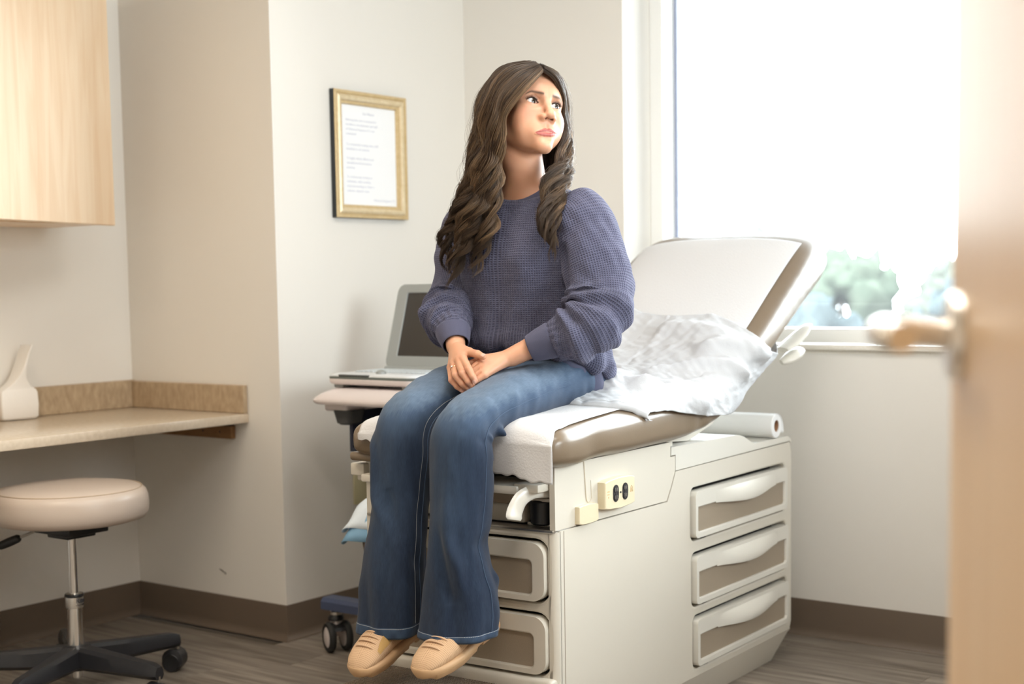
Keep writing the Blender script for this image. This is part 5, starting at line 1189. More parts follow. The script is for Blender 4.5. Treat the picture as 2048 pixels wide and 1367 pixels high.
def leg(side_):
    K = catmull(np.array(LEGS[side_]), 260); m_ = len(K); n = 144
    phi = np.radians(K[:, 5]); C = K[:, :3].copy(); U = np.tile((1., 0, 0), (m_, 1)); Vv = np.stack([np.zeros(m_), -np.sin(phi), np.cos(phi)], 1)
    P = ringset(C, U, Vv, K[:, 3], K[:, 4], n, 2.15); N = normals_of(P)
    thig = np.clip((.86-0-C[:, 2])*0+1, 0, 1)
    # seat and thighs rest flat on the paper
    d = 0.0030*wave(P*np.array((1, 1, .3)), 9, 5 if side_ == 'L' else 6)+.0010*wave(P*np.array((1, 1, .35)), 26, 8)
    low = np.clip((.80-P[..., 2])/.25, 0, 1)
    a = np.arctan2(P[..., 1]-C[:, None, 1], P[..., 0]-C[:, None, 0])
    # flare folds: long vertical flutes growing towards the hem
    d += low*(.0085*np.cos(3*a+(.6 if side_ == 'L' else 1.6))+.0038*np.cos(7*a+2.0+6*P[..., 2]))*np.clip((.62-P[..., 2])/.22, 0, 1)
    if side_ == 'L':
        # pit of the knee: cloth bunches and juts to the back
        for ln, w_, h_ in (([(-.125, -.10, .872), (-.090, -.070, .848), (-.092, -.075, .812), (-.11, -.09, .785)], .010, .022), ([(-.155, -.176, .892), (-.125, -.155, .876), (-.105, -.136, .857), (-.097, -.112, .836)], .0065, .0075), ([(-.14, -.19, .872), (-.115, -.17, .852), (-.100, -.145, .832)], .009, -.006),
                           ([(-.095, -.08, .80), (-.10, -.10, .76)], .014, -.006), ([(-.085, -.05, .55), (-.10, -.085, .52), (-.13, -.20, .47)], .020, .010), ([(-.088, -.09, .605), (-.11, -.19, .60)], .02, -.006),
                           ([(-.15, -.232, .76), (-.15, -.235, .64), (-.12, -.23, .55), (-.10, -.225, .46)], .016, .012), ([(-.18, -.235, .66), (-.16, -.235, .55), (-.14, -.23, .47)], .014, -.009),
                           ([(-.10, .30, .985), (-.10, .20, .965)], .010, .004), ([(-.10, .34, .99), (-.115, .24, .985)], .008, -.003), ([(-.12, .02, .955), (-.10, -.03, .93)], .008, .003), ([(-.098, .08, .93), (-.10, .03, .915)], .007, .0035), ([(-.10, .14, .94), (-.105, .09, .925)], .007, .003)):
            d += seg_fold(P, N, np.array(ln), w_, h_)
    else:
        for ln, w_, h_ in (([(-.44, -.10, .85), (-.42, -.16, .80), (-.40, -.175, .70), (-.345, -.185, .60), (-.32, -.17, .50)], .015, .013), ([(-.36, -.18, .72), (-.33, -.17, .60), (-.305, -.15, .52)], .014, -.010), ([(-.43, -.15, .62), (-.42, -.17, .52), (-.43, -.18, .44)], .018, .007),
                           ([(-.43, -.09, .83), (-.44, -.02, .85)], .010, .007), ([(-.36, -.20, .47), (-.37, -.215, .40)], .018, -.005), ([(-.30, -.10, .50), (-.295, -.10, .42)], .016, .010)):
            d += seg_fold(P, N, np.array(ln), w_, h_)
    P = P+N*d[..., None]
    # hem hangs level with a soft wave; nothing passes through the sheet under the thighs
    onpad = (P[..., 1] > -.03); P[..., 2] = np.where(onpad, np.maximum(P[..., 2], .869+.012*np.clip(P[..., 1], 0, .4)), P[..., 2])
    hemz = np.clip((.47-P[..., 2])/.09, 0, 1)
    # hems fall a little lower at the heel-side front, tilt up to the back
    P[..., 2] += hemz*(.10*(P[..., 1]-C[-1, 1]))
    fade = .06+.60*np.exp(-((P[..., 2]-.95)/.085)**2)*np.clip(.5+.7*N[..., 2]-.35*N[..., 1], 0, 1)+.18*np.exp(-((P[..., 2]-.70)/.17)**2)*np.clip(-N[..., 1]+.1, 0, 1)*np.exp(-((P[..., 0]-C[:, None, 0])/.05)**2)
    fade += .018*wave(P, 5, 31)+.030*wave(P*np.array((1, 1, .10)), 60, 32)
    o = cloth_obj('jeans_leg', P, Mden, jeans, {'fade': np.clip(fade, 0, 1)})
    # hem: turned band with contrast stitching, side seam
    z_st = 12
    st_ = P[-1-z_st]+N[-1-z_st]*.0009; st2 = P[-1]+N[-1]*.0003
    segs = [tube(np.array([st_[j], st_[(j+1) % n]*.62+st_[j]*.38]), .0007, 4) for j in range(0, n, 1)]
    s_o = obj('hem_stitch', *join(*segs), Mst, jeans, smooth=False); s_o['kind'] = 'stuff'
    lip = np.stack([P[-1], P[-1]+N[-1]*.0016+np.array((0, 0, -.001)), P[-1]+N[-1]*.0022+np.array((0, 0, .004)), P[-1-z_st]+N[-1-z_st]*.0012, P[-2-z_st]+N[-2-z_st]*.0001])
    cloth_obj('hem_band', lip, Mden, jeans, {'fade': np.full(lip.shape[:2], .30)+.10*wave(lip, 60, 3)}, thick=0)
    # outer / inner leg seam lines
    jj = int(n*.015) if side_ == 'L' else 0
    seam = P[30:-1, jj]+N[30:-1, jj]*.0006
    obj('side_seam', *tube(seam, .0011, 5), mat('seam_navy', (.05, .085, .15), .8), jeans)
    if side_ == 'R':
        sts = P[30:-14, 5]+N[30:-14, 5]*.0007; s2 = [tube(np.array([sts[i], sts[i]*.4+sts[i+1]*.6]), .0006, 4) for i in range(len(sts)-1)]
        q_ = obj('seam_stitch', *join(*s2), Mst, jeans, smooth=False); q_['kind'] = 'stuff'
    return P
PL = leg('L'); PR = leg('R')

# ---- shoes
Msh = bpy.data.materials.new('tan_knit'); Msh.use_nodes = True; nt = Msh.node_tree; b = nt.nodes['Principled BSDF']; b.inputs['Roughness'].default_value = .75
uvn = nt.nodes.new('ShaderNodeUVMap'); 
def sine_grid(nt, uvn, fu, fv, mode='MIN'):
    sp_ = nt.nodes.new('ShaderNodeSeparateXYZ'); nt.links.new(uvn.outputs[0], sp_.inputs[0]); o_ = []
    for k, fq in ((0, fu), (1, fv)):
        m1 = nt.nodes.new('ShaderNodeMath'); m1.operation = 'MULTIPLY'; m1.inputs[1].default_value = fq*2*math.pi; nt.links.new(sp_.outputs[k], m1.inputs[0])
        m2 = nt.nodes.new('ShaderNodeMath'); m2.operation = 'SINE'; nt.links.new(m1.outputs[0], m2.inputs[0]); o_.append(m2)
    m3 = nt.nodes.new('ShaderNodeMath'); m3.operation = 'MAXIMUM' if mode == 'MAX' else ('MULTIPLY' if mode == 'MUL' else 'MINIMUM'); nt.links.new(o_[0].outputs[0], m3.inputs[0]); nt.links.new(o_[1].outputs[0], m3.inputs[1]); return m3, o_
g_, _ = sine_grid(nt, uvn, 230, 230, 'MIN')
rp = nt.nodes.new('ShaderNodeValToRGB'); e = rp.color_ramp.elements; e[0].position = .0; e[0].color = (.60, .40, .245, 1); e[1].position = .75; e[1].color = (.30, .175, .085, 1); nt.links.new(g_.outputs[0], rp.inputs[0]); nt.links.new(rp.outputs[0], b.inputs['Base Color'])
Msole = mat('tan_sole', (.56, .36, .20), .5); Mgold_s = mat('gold_glitter', (.66, .42, .16), .35, metal=.6, bump=(900, 1.0)); Mlace = mat('tan_cord', (.62, .42, .27), .7)
def shoe(side_, heel, toe, rollx, label):
    heel = np.array(heel); toe = np.array(toe); d = toe-heel; Lg = np.linalg.norm(d); d /= Lg; u = np.array((1., 0, 0)); u = u-d*(u@d); u /= np.linalg.norm(u); v = np.cross(u, d); v = v if v[2] > 0 else -v
    root = empty('shoe', (0, 0, 0)); root.parent = person
    T_ = np.linspace(0, 1, 48)
    wd = np.interp(T_, [0, .04, .12, .3, .5, .68, .8, .9, .96, 1], [.014, .030, .036, .037, .041, .0485, .0475, .041, .031, .012])
    top = np.interp(T_, [0, .04, .12, .25, .38, .5, .65, .8, .9, .96, 1], [.070, .088, .090, .086, .084, .080, .068, .054, .042, .031, .016])
    off = np.interp(T_, [0, .3, .6, 1], [0, 0, .004, -.004])*(1 if side_ == 'L' else -1)
    def pt(t, x, z): return heel+d*(t*Lg)+u*x+v*z
    rings = []; n = 64
    for t, w_, h_, o_ in zip(T_, wd, top, off):
        a = np.arange(n)*2*np.pi/n; ring = []
        for q in a:
            cx_, sz = math.cos(q), math.sin(q); x = np.sign(cx_)*abs(cx_)**.75*w_*(1-.30*max(0, sz)*(1 if t < .55 else .7)); z = (.5+.5*np.sign(sz)*abs(sz)**.8)*(h_-.008)+.008
            ring.append(pt(t, x+o_, z))
        rings.append(ring)
    P = np.array(rings); cloth_obj('knit_upper', P, Msh, root, thick=0)
    # ribbed lace bands across the instep
    for k in range(9):
        t = .40+.052*k; i = int(t*47); w_ = wd[i]; h_ = top[i]; aa = np.radians(np.linspace(42, 138, 12)); pts = []
        for q in aa:
            cx_, sz = math.cos(q), math.sin(q); pts.append(pt(t+.012*math.sin(q), np.sign(cx_)*abs(cx_)**.75*w_*(1-.30*sz*(1 if t < .55 else .7))*.62/.74+off[i], (.5+.5*abs(sz)**.8)*(h_-.008)+.0088))
        obj('instep_rib', *tube(np.array(pts), np.interp(np.linspace(0, 1, 12), [0, .1, .9, 1], [.0008, .0024, .0024, .0008]), 6), Mlace, root)
    # chunky two-part sole
    outl = []
    def sole_ring(z, gr, t0=0., t1=1.):
        tt = np.linspace(t0, t1, 40); ww = np.interp(tt, T_, wd)+gr; oo = np.interp(tt, T_, off); r_ = [pt(t, w_+o_, z) for t, w_, o_ in zip(tt, ww, oo)]+[pt(t, -w_+o_, z) for t, w_, o_ in zip(tt[::-1], ww[::-1], oo[::-1])]; return r_
    obj('midsole', *loft([sole_ring(-.004, -.004), sole_ring(.001, .002), sole_ring(.008, .0048), sole_ring(.015, .0036), sole_ring(.019, -.002)]), Msole, root, ang=60)
    for a_, b__ in ((.0, .33), (.42, .95)):
        obj('outsole', *loft([sole_ring(-.0125, -.010, a_+.03, b__-.03), sole_ring(-.009, -.002, a_+.01, b__-.01), sole_ring(.004, .0035, a_, b__)]), Msole, root, ang=60)
    if side_ == 'R':
        gp = []
        for t in np.linspace(.42, .82, 22):
            i = min(int(t*47), 47); w_ = wd[i]; h_ = top[i]; row = []
            for q in np.radians(np.linspace(8, 50, 10)):
                cx_, sz = math.cos(q), math.sin(q); sh = (1-abs((t-.62)/.2)**2*.55); q2 = np.radians(8+ (math.degrees(q)-8)*max(.15, sh)); cx_, sz = math.cos(q2), math.sin(q2)
                row.append(pt(t, np.sign(cx_)*abs(cx_)**.75*w_*(1-.30*sz*(1 if t < .55 else .7))*1.012+off[i], (.5+.5*abs(sz)**.8)*(h_-.008)+.0088))
            gp.append(row)
        gp = np.array(gp); F = [(i*10+j, i*10+j+1, (i+1)*10+j+1, (i+1)*10+j) for i in range(21) for j in range(9)]
        obj('glitter_panel', gp.reshape(-1, 3), F, Mgold_s, root, ang=180)
    lp = catmull([pt(.36, .010, .104), pt(.40, .030, .088), pt(.47, .040, .072), pt(.50, .030, .082), pt(.47, .012, .096)], 24)
    obj('pull_cord', *tube(lp, .0022, 8), Mlace, root)
    for q in (.034, .040): obj('cord_bead', *lathe([(0, -.004), (.0035, -.003), (.0035, .003), (0, .004)], 10, pt(.45, q, .080), d), M['steel'], root)
    return root
shoe('L', (-.166, -.030, .386), (-.171, -.304, .316), 0, None)
shoe('R', (-.368, -.030, .366), (-.374, -.298, .290), 0, None)

# ---- waffle knit sweater
def knit(name, fu, fv, c0, c1, strength, dist=.0022):
    m_ = bpy.data.materials.new(name); m_.use_nodes = True; nt = m_.node_tree; b = nt.nodes['Principled BSDF']; uvn = nt.nodes.new('ShaderNodeUVMap')
    b.inputs['Roughness'].default_value = .85; b.inputs['Specular IOR Level'].default_value = .15; b.inputs['Sheen Weight'].default_value = .25; b.inputs['Sheen Tint'].default_value = (.75, .75, 1, 1)
    g_, o_ = sine_grid(nt, uvn, fu, fv, 'MAX')
    rp = nt.nodes.new('ShaderNodeValToRGB'); e = rp.color_ramp.elements; e[0].position = .0; e[0].color = (*c0, 1); e[1].position = 1; e[1].color = (*c1, 1)  # low points of the knit coloured darker, painting in the shade of the pits
    mr = nt.nodes.new('ShaderNodeMapRange'); mr.inputs[1].default_value = -1; mr.inputs[2].default_value = 1; nt.links.new(g_.outputs[0], mr.inputs[0])
    nz = nt.nodes.new('ShaderNodeTexNoise'); nz.inputs['Scale'].default_value = 160; nt.links.new(uvn.outputs[0], nz.inputs['Vector'])
    mx = nt.nodes.new('ShaderNodeMath'); mx.operation = 'MULTIPLY_ADD'; mx.inputs[1].default_value = .35; nt.links.new(nz.outputs['Fac'], mx.inputs[0]); nt.links.new(mr.outputs[0], mx.inputs[2])
    sb = nt.nodes.new('ShaderNodeMath'); sb.operation = 'SUBTRACT'; sb.inputs[1].default_value = .17; nt.links.new(mx.outputs[0], sb.inputs[0])
    nt.links.new(sb.outputs[0], rp.inputs[0]); nt.links.new(rp.outputs[0], b.inputs['Base Color'])
    bp_ = nt.nodes.new('ShaderNodeBump'); bp_.inputs['Strength'].default_value = strength; bp_.inputs['Distance'].default_value = dist; nt.links.new(mr.outputs[0], bp_.inputs['Height']); nt.links.new(bp_.outputs[0], b.inputs['Normal'])
    return m_
Mwaf = knit('waffle_knit', 165, 165, (.047, .049, .087), (.092, .095, .150), 1.0)
Mrib = knit('rib_knit', 420, 1, (.062, .065, .108), (.088, .091, .142), .5, .001)
SW = [(.985, -.275, .338, .172, .146, .36), (.972, -.275, .338, .186, .158, .36), (.975, -.274, .337, .200, .174, .34), (.995, -.272, .334, .207, .180, .30), (1.03, -.270, .328, .204, .174, .22), (1.08, -.268, .320, .196, .160, .12), (1.14, -.266, .311, .190, .150, .04), (1.20, -.264, .301, .187, .144, 0),
      (1.26, -.262, .292, .188, .140, 0), (1.32, -.261, .284, .186, .124, 0), (1.365, -.260, .283, .178, .108, .0), (1.400, -.259, .283, .160, .098, .008), (1.425, -.2585, .283, .138, .090, .018), (1.440, -.258, .281, .115, .082, .030), (1.446, -.258, .279, .097, .075, .042), (1.446, -.258, .277, .086, .070, .050)]
K = catmull(np.array(SW), 300); mS = len(K); n = 260
a = np.arange(n)*2*np.pi/n-np.pi/2+np.pi      # seam column at the back
P = np.zeros((mS, n, 3))
ex = np.interp(K[:, 0], [.98, 1.2, 1.35, 1.41], [2.3, 2.4, 2.4, 2.1])
for i in range(mS):
    z, cx_, cy_, rx, ry, tl_ = K[i]; c = np.sign(np.cos(a))*np.abs(np.cos(a))**(2/ex[i]); s = np.sign(np.sin(a))*np.abs(np.sin(a))**(2/ex[i])
    P[i, :, 0] = cx_+rx*c; P[i, :, 1] = cy_+ry*s; P[i, :, 2] = z-tl_*(P[i, :, 1]-cy_) if z < 1.3 else z-tl_*np.clip(-s, 0, 1)**1.3
N = normals_of(P)
front = np.clip(-N[..., 1], 0, 1)
d = .010*front*(np.exp(-(((P[..., 0]+.335)/.055)**2+((P[..., 2]-1.245)/.06)**2))+np.exp(-(((P[..., 0]+.19)/.055)**2+((P[..., 2]-1.245)/.06)**2)))
d += .0035*wave(P*np.array((1, 1, .45)), 7, 41)+.0015*wave(P, 16, 42)
lowz = np.clip((1.14-P[..., 2])/.14, 0, 1)
th_ = np.arctan2(P[..., 1]-.33, P[..., 0]+.27)
d += lowz*(.0050*np.cos(11*th_+1)+.0030*np.cos(19*th_+7*P[..., 2]))
for ln, w_, h_ in (([(-.10, .20, 1.33), (-.125, .165, 1.20), (-.115, .17, 1.10)], .014, -.010), ([(-.13, .165, 1.24), (-.17, .155, 1.12), (-.20, .16, 1.03)], .012, .007), ([(-.21, .155, 1.20), (-.225, .15, 1.10), (-.235, .155, 1.02)], .011, .005), ([(-.12, .18, 1.16), (-.15, .165, 1.07), (-.16, .17, 1.02)], .010, .007),
                   ([(-.39, .19, 1.16), (-.36, .165, 1.08), (-.33, .16, 1.03)], .012, .006), ([(-.10, .25, 1.03), (-.085, .32, 1.00), (-.075, .42, .985)], .012, .009), ([(-.10, .22, 1.05), (-.09, .30, 1.03), (-.075, .40, 1.015)], .010, -.007), ([(-.30, .155, 1.36), (-.31, .15, 1.28), (-.31, .15, 1.16)], .012, .003)):
    d += seg_fold(P, N, np.array(ln), w_, h_)
P = P+N*d[..., None]
sweater = cloth_obj('sweater', P, Mwaf, person)
# hem band under the blousing
HB = []
for u_, gr in ((0, .000), (.12, .004), (.5, .006), (.92, .003), (1, -.002)):
    q = P[0].copy(); c = np.array((-.275, .338, 0)); r_ = q-c; r_[:, 2] = 0; r_ /= np.linalg.norm(r_, axis=1)[:, None]
    q = q+r_*(gr+.012*u_)+np.array((0, 0, .012-.074*u_))
    q[:, 2] += .003*np.cos(13*np.arctan2(r_[:, 1], r_[:, 0]))*u_
    HB.append(q)
HBp = np.array([np.array(HB)[0]*(1-t)+0 for t in [0]]) if False else np.array(catmull(np.array(HB).reshape(5, -1), 26)).reshape(26, n, 3)
HBp[..., 2] = np.maximum(HBp[..., 2], .884)
cloth_obj('hem_band', HBp, Mrib, sweater)
# neckband
nb = P[-1]; cN = nb.mean(0); NB = []
for t_, sc_, dz in ((0, 1.045, -.004), (.10, 1.062, -.001), (.5, 1.01, .009), (.9, .945, .0155), (1, .905, .012)):
    q = cN+(nb-cN)*np.array((sc_, sc_, 1)); q[:, 2] += dz; NB.append(q)
NBp = catmull(np.array(NB).reshape(5, -1), 20).reshape(20, n, 3); NBp[..., :] += 0
cloth_obj('neckband', NBp, Mrib, sweater)
# sleeves
def sleeve(side_, path, folds, seed):
    K = catmull(np.array(path), 240); m_ = len(K); n = 150; C = K[:, :3]; tg = np.gradient(C, axis=0); tg /= np.linalg.norm(tg, axis=1)[:, None]
    u = np.array((1., 0, 0)) if side_ == 'L' else np.array((-1., 0, 0)); U = []; Vv = []
    for i in range(m_):
        u = u-tg[i]*(u@tg[i]); u /= np.linalg.norm(u); U.append(u); Vv.append(np.cross(tg[i], u))
    P = ringset(C, np.array(U), np.array(Vv), K[:, 3], K[:, 3]*np.interp(np.linspace(0, 1, m_), [0, .4, .7, 1], [.92, 1.0, 1.0, .95]), n, 2.1); N = normals_of(P)
    s_ = np.linspace(0, 1, m_)[:, None]
    am = np.exp(-((s_-.66)/.22)**2)
    d = .004*wave(P, 8, seed)+.0018*wave(P, 20, seed+1)
    # rings of gathered cloth pushed up the forearm
    ang_ = np.arange(n)[None, :]*2*np.pi/n; ph = 1.2*np.sin(ang_+seed)+.7*np.sin(2*ang_+seed*2)
    d += am*(.0070*np.sin(s_*52+ph*2.2)+.0035*np.sin(s_*95+ph*3))*np.clip((s_-.40)/.12, 0, 1)*np.clip((.93-s_)/.10, 0, 1)
    d += np.clip((s_-.78)/.2, 0, 1)*.0022*np.cos(ang_*17+seed)*np.clip((.95-s_)/.06, 0, 1)
    for ln, w_, h_ in folds: d += seg_fold(P, N, np.array(ln), w_, h_)
    P = P+N*d[..., None]
    o = cloth_obj('sleeve', P, Mwaf, sweater)
    return P, C, tg
SLp, Cl, Tl = sleeve('L', [(-.128, .284, 1.370, .066), (-.092, .275, 1.352, .080), (-.066, .264, 1.305, .081), (-.040, .255, 1.25, .082), (-.018, .245, 1.19, .083), (-.008, .225, 1.14, .085), (-.006, .190, 1.105, .079), (-.022, .165, 1.085, .075), (-.052, .15, 1.073, .062), (-.080, .138, 1.068, .047), (-.096, .131, 1.062, .036)],
   [([(-.10, .19, 1.16), (-.06, .165, 1.18), (-.01, .17, 1.155), (.03, .20, 1.115)], .014, .010), ([(-.10, .185, 1.135), (-.05, .15, 1.15), (0, .15, 1.12), (.03, .16, 1.085)], .013, -.005), ([(-.10, .165, 1.12), (-.06, .125, 1.135), (-.02, .11, 1.105)], .013, .010),
    ([(-.06, .20, 1.34), (-.02, .19, 1.26), (.0, .18, 1.20)], .014, .006), ([(-.09, .19, 1.30), (-.075, .175, 1.22), (-.08, .18, 1.16)], .014, -.008)], 3)
SRp, Cr, Tr = sleeve('R', [(-.395, .282, 1.368, .066), (-.425, .275, 1.350, .078), (-.442, .265, 1.29, .077), (-.447, .25, 1.22, .073), (-.446, .225, 1.165, .073), (-.438, .190, 1.132, .072), (-.418, .15, 1.113, .067), (-.392, .120, 1.098, .056), (-.370, .101, 1.088, .045), (-.358, .092, 1.076, .036)],
   [([(-.50, .20, 1.175), (-.46, .165, 1.17), (-.40, .16, 1.18)], .012, .012), ([(-.51, .19, 1.155), (-.46, .145, 1.15), (-.39, .14, 1.16)], .010, -.009), ([(-.50, .15, 1.13), (-.44, .095, 1.13), (-.38, .10, 1.14)], .012, .010)], 9)
def cuff(Pend, a_, b_, ra, rb):
    a_ = np.array(a_); b_ = np.array(b_); t = b_-a_; t /= np.linalg.norm(t); u, v, _ = frame_of(t); m_ = 22; n = 96; s = np.linspace(0, 1, m_); P = []
    for q in s:
        r_ = ra+(rb-ra)*q+.0015*math.sin(q*math.pi)-(.003 if q < .05 else 0); c = a_+(b_-a_)*q; an = np.arange(n)*2*np.pi/n
        P.append(c+(r_*(1+.02*np.sin(3*an)))[:, None]*(np.cos(an)[:, None]*u+np.sin(an)[:, None]*v))
    cloth_obj('cuff', np.array(P), Mrib, sweater)
cuff(SLp, (-.084, .136, 1.066), (-.139, .111, 1.0425), .0460, .0335)
cuff(SRp, (-.366, .099, 1.084), (-.336, .071, 1.051), .0455, .0335)

# ---- ring on the right hand
h = HANDS['R']; p0 = np.array(h['Rg'][0])*.55+np.array(h['Rg'][1])*.45; t = np.array(h['Rg'][1])-np.array(h['Rg'][0]); t /= np.linalg.norm(t); u, v, _ = frame_of(t)
an = np.linspace(0, 2*np.pi, 30); Mgr_ = mat('rose_gold', (.80, .48, .28), .2, metal=1.0)
rgo = obj('finger_ring', *tube(np.array([p0+.0096*(math.cos(q)*u+math.sin(q)*v) for q in an]), .0010, 8), Mgr_, person)
up_ = np.array((-.2, -.75, .6)); up_ -= t*(up_@t); up_ /= np.linalg.norm(up_)
obj('ring_stone', *lathe([(0, 0), (.0022, .0005), (.0026, .0018), (.0014, .0028), (0, .0029)], 8, p0+up_*.0098, up_), mat('stone', (.9, .86, .82), .08, spec=.9), rgo)
# finger nails
for s_ in ('R', 'L'):
    for k in ('I', 'M', 'Rg', 'P', 'T'):
        hh_ = HANDS[s_]; a_ = np.array(hh_[k][2]); b_ = np.array(hh_[k][3]); t = (b_-a_)/np.linalg.norm(b_-a_); r_ = .0064 if k != 'T' else .0078
        up_ = np.array((-.35, -.75, .55)) if k != 'T' else np.array((-.2, -.45, .85)); up_ = up_-t*(up_@t); up_ /= np.linalg.norm(up_); sd_ = np.cross(t, up_); G_ = []
        for i in range(7):
            for j in range(7):
                x = (i/6-.25)*r_*1.5; y_ = (j/6-.5)*2*r_*.72*math.sqrt(max(.05, 1-(max(0, (i/6-.6)/.45))**2)); G_.append(b_+t*(x-.0005)+sd_*y_+up_*(math.sqrt(max(1e-9, (r_*1.04)**2-y_*y_))-max(0, x)*.10+.0001))
        F = [(i*7+j, i*7+j+1, (i+1)*7+j+1, (i+1)*7+j) for i in range(6) for j in range(6)]
        obj('finger_nail', np.array(G_), F, mat('nail', (.70, .42, .34), .25) if 'nail' not in bpy.data.materials else bpy.data.materials['nail'], person, ang=180)
# ------------------------------------------------------------------ hair: dark under-layer sheets plus thousands of wavy strands
Mhair = bpy.data.materials.new('hair'); Mhair.use_nodes = True; nt = Mhair.node_tree; b = nt.nodes['Principled BSDF']
at = nt.nodes.new('ShaderNodeAttribute'); at.attribute_name = 'tone'; nt.links.new(at.outputs['Color'], b.inputs['Base Color'])
b.inputs['Roughness'].default_value = .38; b.inputs['Specular IOR Level'].default_value = .45
RH = np.random.default_rng(11); NT = 32
def resample(g, n=NT):
    g = catmull(np.array(g), 200); l = np.concatenate([[0], np.cumsum(np.linalg.norm(np.diff(g, axis=0), axis=1))]); t = np.linspace(0, l[-1], n)
    return np.stack([np.interp(t, l, g[:, k]) for k in range(3)], 1)
def push_out(P, off):
    """keep points of the upper part outside the skull"""
    q = ((P-HC)@HM.T)/HS; k = np.linalg.norm((q-np.array((0, -8, 32)))/np.array((73+off, 96+off, 82+off)), axis=-1)
    s = np.where((k < 1) & (q[..., 2] > -15), 1/np.maximum(k, .3), 1.0); q2 = np.array((0, -8, 32))+(q-np.array((0, -8, 32)))*s[..., None]; return (q2*HS)@HM+HC
CUR = {k: np.array([resample(g) for g in gs]) for k, gs in HAIR_GUIDES.items()}
def cur_at(G_, v):
    m_ = len(G_)-1; i = min(int(v*m_), m_-1); f = v*m_-i; f = f*f*(3-2*f)*.5+f*.5; return G_[i]*(1-f)+G_[i+1]*f
DARK = np.array((.015, .0085, .0055)); MID = np.array((.048, .027, .016)); LITE = np.array((.33, .205, .110))
SP = []; SR = []; SC = []
def clump(path, n, rad, tiprad, amp, wl, phase, lite, r0=.00044, jit=.004, axis=None):
    """n strands round one guide with a shared wave"""
    seg = np.linalg.norm(np.diff(path, axis=0), axis=1); l = np.concatenate([[0], np.cumsum(seg)]); t = l/l[-1]
    tg = np.gradient(path, axis=0); tg /= np.linalg.norm(tg, axis=1)[:, None]+1e-9
    vw = np.array((.566, -.82, .085)); sd = np.cross(tg, vw); sd /= np.linalg.norm(sd, axis=1)[:, None]+1e-9; up_ = np.cross(sd, tg)
    grow = np.clip((l-.09)/.22, 0, 1.25)
    base = path+sd*(amp*grow*np.sin(l/wl*2*np.pi+phase))[:, None]+up_*(amp*.8*grow*np.cos(l/wl*2*np.pi+phase))[:, None]
    prof_ = np.interp(t, [0, .12, .5, .8, 1], [.9, 1, 1, .75, .0])*rad+np.interp(t, [0, .8, 1], [0, 0, 1])*tiprad
    for k in range(n):
        a_ = RH.uniform(0, 2*np.pi); q = math.sqrt(RH.uniform(0, 1)); tw_ = RH.uniform(-1.5, 1.5)
        ang_ = a_+tw_*t; off = q*prof_
        fly = (RH.uniform() < .05)*RH.uniform(.003, .009)
        p = base+sd*(off*np.cos(ang_)+jit*.35*grow*np.sin(l*RH.uniform(25, 60)+RH.uniform(0, 6))+fly*np.sin(t*3))[:, None]+up_*(off*np.sin(ang_)*.8+fly*.4*t)[:, None]
        cut = RH.uniform(.90, 1.0)
        if cut < 1: 
            tt = np.linspace(0, cut, len(t)); p = np.stack([np.interp(tt, t, p[:, k2]) for k2 in range(3)], 1)
        SP.append(p); SR.append(r0*RH.uniform(.7, 1.25)*np.interp(t, [0, .05, .8, 1], [.7, 1, .9, .25]))
        m_ = RH.uniform(0, 1); c = DARK*(1-m_)+MID*m_; li = np.clip(lite*RH.uniform(.2, 1.7)*np.interp(t, [0, .2, .5, .85, 1], [.25, .75, 1, .55, .30]), 0, 1)[:, None]
        SC.append(c*(1-li)+LITE*li)
sheetP = []
def curtain(name, key, nclump, n, depth_jit, amp, rad, lite_fn, sheet_off=.006, r0=.00044):
    G_ = CUR[key]
    S_ = np.array([push_out(cur_at(G_, v), 4.5) for v in np.linspace(0, 1, 34)])
    vw = np.array((-.566, .82, -.085)); S_ = S_+vw*sheet_off
    a_, b_, _ = S_.shape; F = [(i*b_+j, i*b_+j+1, (i+1)*b_+j+1, (i+1)*b_+j) for i in range(a_-1) for j in range(int(b_*.86)-1)]
    sheetP.append((S_.reshape(-1, 3), F))
    for c in range(nclump):
        v = (c+RH.uniform(.1, .9))/nclump; p = cur_at(G_, v).copy()
        if key != 'BACK':
            cs_ = (.06, .34, .62, .88) if key == 'RIGHT' else (.18, .62, .9); vc = min(cs_, key=lambda q: abs(q-v)); bl = (np.linspace(0, 1, NT)**1.6*.85)[:, None]; p = p*(1-bl)+cur_at(G_, vc*.75+v*.25)*bl
        dj = RH.uniform(-.3, 1)*depth_jit; tt = np.linspace(0, 1, NT)
        p = p-vw*(dj*np.clip(tt*3, 0, 1))[:, None]
        ln = RH.uniform(.92, 1.04) if v < .6 else RH.uniform(.88, 1.02)
        t2 = np.linspace(0, ln, NT); ext = (p[-1]-p[-2])*(NT-1); p = np.stack([np.interp(t2, tt, p[:, k])+np.clip(t2-1, 0, 1)*ext[k] for k in range(3)], 1)
        p = push_out(p, 6.5+RH.uniform(0, 5))
        clump(p, n, rad*RH.uniform(.7, 1.3), .0008, amp*RH.uniform(.7, 1.25), RH.uniform(.112, .135), v*7+RH.normal(0, .55), lite_fn(v)*RH.uniform(.2, 1.8), r0)
curtain('right', 'RIGHT', 50, 84, .012, .0115, .0074, lambda v: .22+.60*np.exp(-(v/.09)**2)+.30*np.exp(-((v-.42)/.12)**2)+.2*np.exp(-((v-.72)/.08)**2))
curtain('left', 'LEFT', 28, 76, .010, .0100, .0072, lambda v: .35+.40*np.exp(-((v-.9)/.3)**2))
curtain('back', 'BACK', 22, 30, .004, .006, .0080, lambda v: .06)
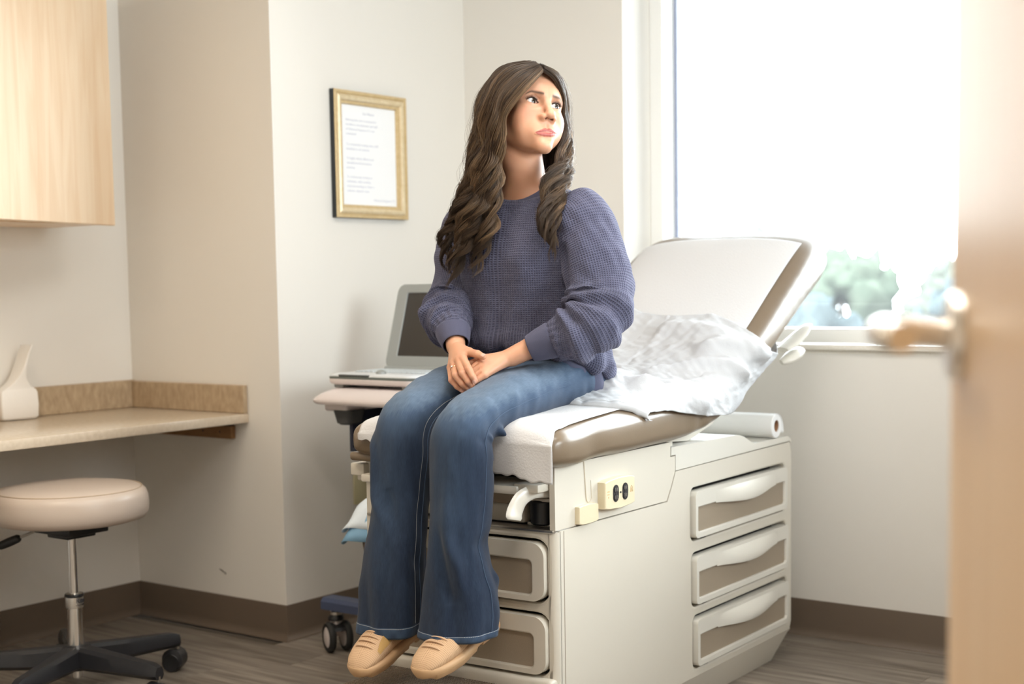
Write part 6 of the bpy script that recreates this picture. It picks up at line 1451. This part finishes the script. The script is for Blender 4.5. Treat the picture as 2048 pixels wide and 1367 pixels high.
# short hairs over the crown from the parting
for k in range(520):
    v = RH.uniform(0, 1); side_ = RH.choice((-1, 1), p=(.72, .28)); G_ = CUR['RIGHT' if side_ < 0 else 'LEFT']; p = cur_at(G_, v if side_ < 0 else v)[:12]
    t2 = np.linspace(0, 1, NT); p = np.stack([np.interp(t2, np.linspace(0, 1, 12), p[:, q]) for q in range(3)], 1); p = push_out(p, 8.5+RH.uniform(-1, 3))+RH.normal(0, .0012, 3)
    clump(p, 2, .0022, .001, 0, .1, 0, .16*RH.uniform(0, 2), .0005, .001)
# fine stray hairs catching the light
for k in range(70):
    key = 'RIGHT' if k % 2 else 'LEFT'; p = cur_at(CUR[key], RH.uniform(.55, 1)).copy(); t2 = np.linspace(0, 1, NT); out = (p-HC)*np.array((1, 1, 0)); out /= np.linalg.norm(out, axis=1)[:, None]+1e-9
    p = push_out(p, 10)+out*(.004+.016*RH.uniform(0, 1)*np.sin(t2*np.pi*RH.uniform(.8, 2))**2)[:, None]; clump(p, 1, .003, .002, .006, .1, RH.uniform(0, 6), .5, .00022)
SPa = np.array(SP); SRa = np.array(SR); SCa = np.array(SC); ns = len(SPa)
tg = np.gradient(SPa, axis=1); tg /= np.linalg.norm(tg, axis=2)[..., None]+1e-9
ref = np.array((.566, -.82, .085)); sd = np.cross(tg, ref); sd /= np.linalg.norm(sd, axis=2)[..., None]+1e-9; up_ = np.cross(sd, tg)
Vh = np.stack([SPa+SRa[..., None]*(math.cos(q)*sd+math.sin(q)*up_) for q in (R(90), R(210), R(330))], 2)     # ns,NT,3,3
base = (np.arange(ns)[:, None, None]*NT+np.arange(NT-1)[None, :, None])*3; j = np.arange(3)[None, None, :]; j2 = (j+1) % 3
Qh = np.stack([base+j, base+j2, base+3+j2, base+3+j], -1).reshape(-1, 4)
colr = np.repeat(SCa[:, :, None, :], 3, 2).reshape(-1, 3)
hair = fast_mesh('hair', Vh.reshape(-1, 3), Qh, Mhair, person, {'tone': np.hstack([colr, np.ones((len(colr), 1))])})
hair['kind'] = 'stuff'
# scalp cap and under-layer
bm = bmesh.new(); bmesh.ops.create_icosphere(bm, subdivisions=5, radius=1.0); v, f = from_bm(bm)
hv = np.array((0, -8, 32))+v*np.array((76.5, 99.5, 86))
def is_hair(q):
    x, y, z = q[:, 0], q[:, 1], q[:, 2]; part = 12.0
    hairline = 66-.55*np.abs(x-part)**1.05+(-8)*(np.abs(x-part) < 6)     # forehead line: front y limit falls to the temples
    return (y < np.where(z > 60, 74-.012*(x-part)**2*1.4, np.where(z > 5, 44-.2*np.abs(x-part)*0+.25*(z-5), 22))) & (z > -70)
keep = is_hair(hv); F = [q for q in f if all(keep[i] for i in q)]
cap = obj('hair_scalp', from_head(hv), F, mat('hair_dark', tuple(DARK*1.3), .6), hair, ang=180)
obj('hair_underlayer', *join(*sheetP), bpy.data.materials['hair_dark'], hair, ang=180)
print('strands', ns, 'tris', len(Qh)*2)
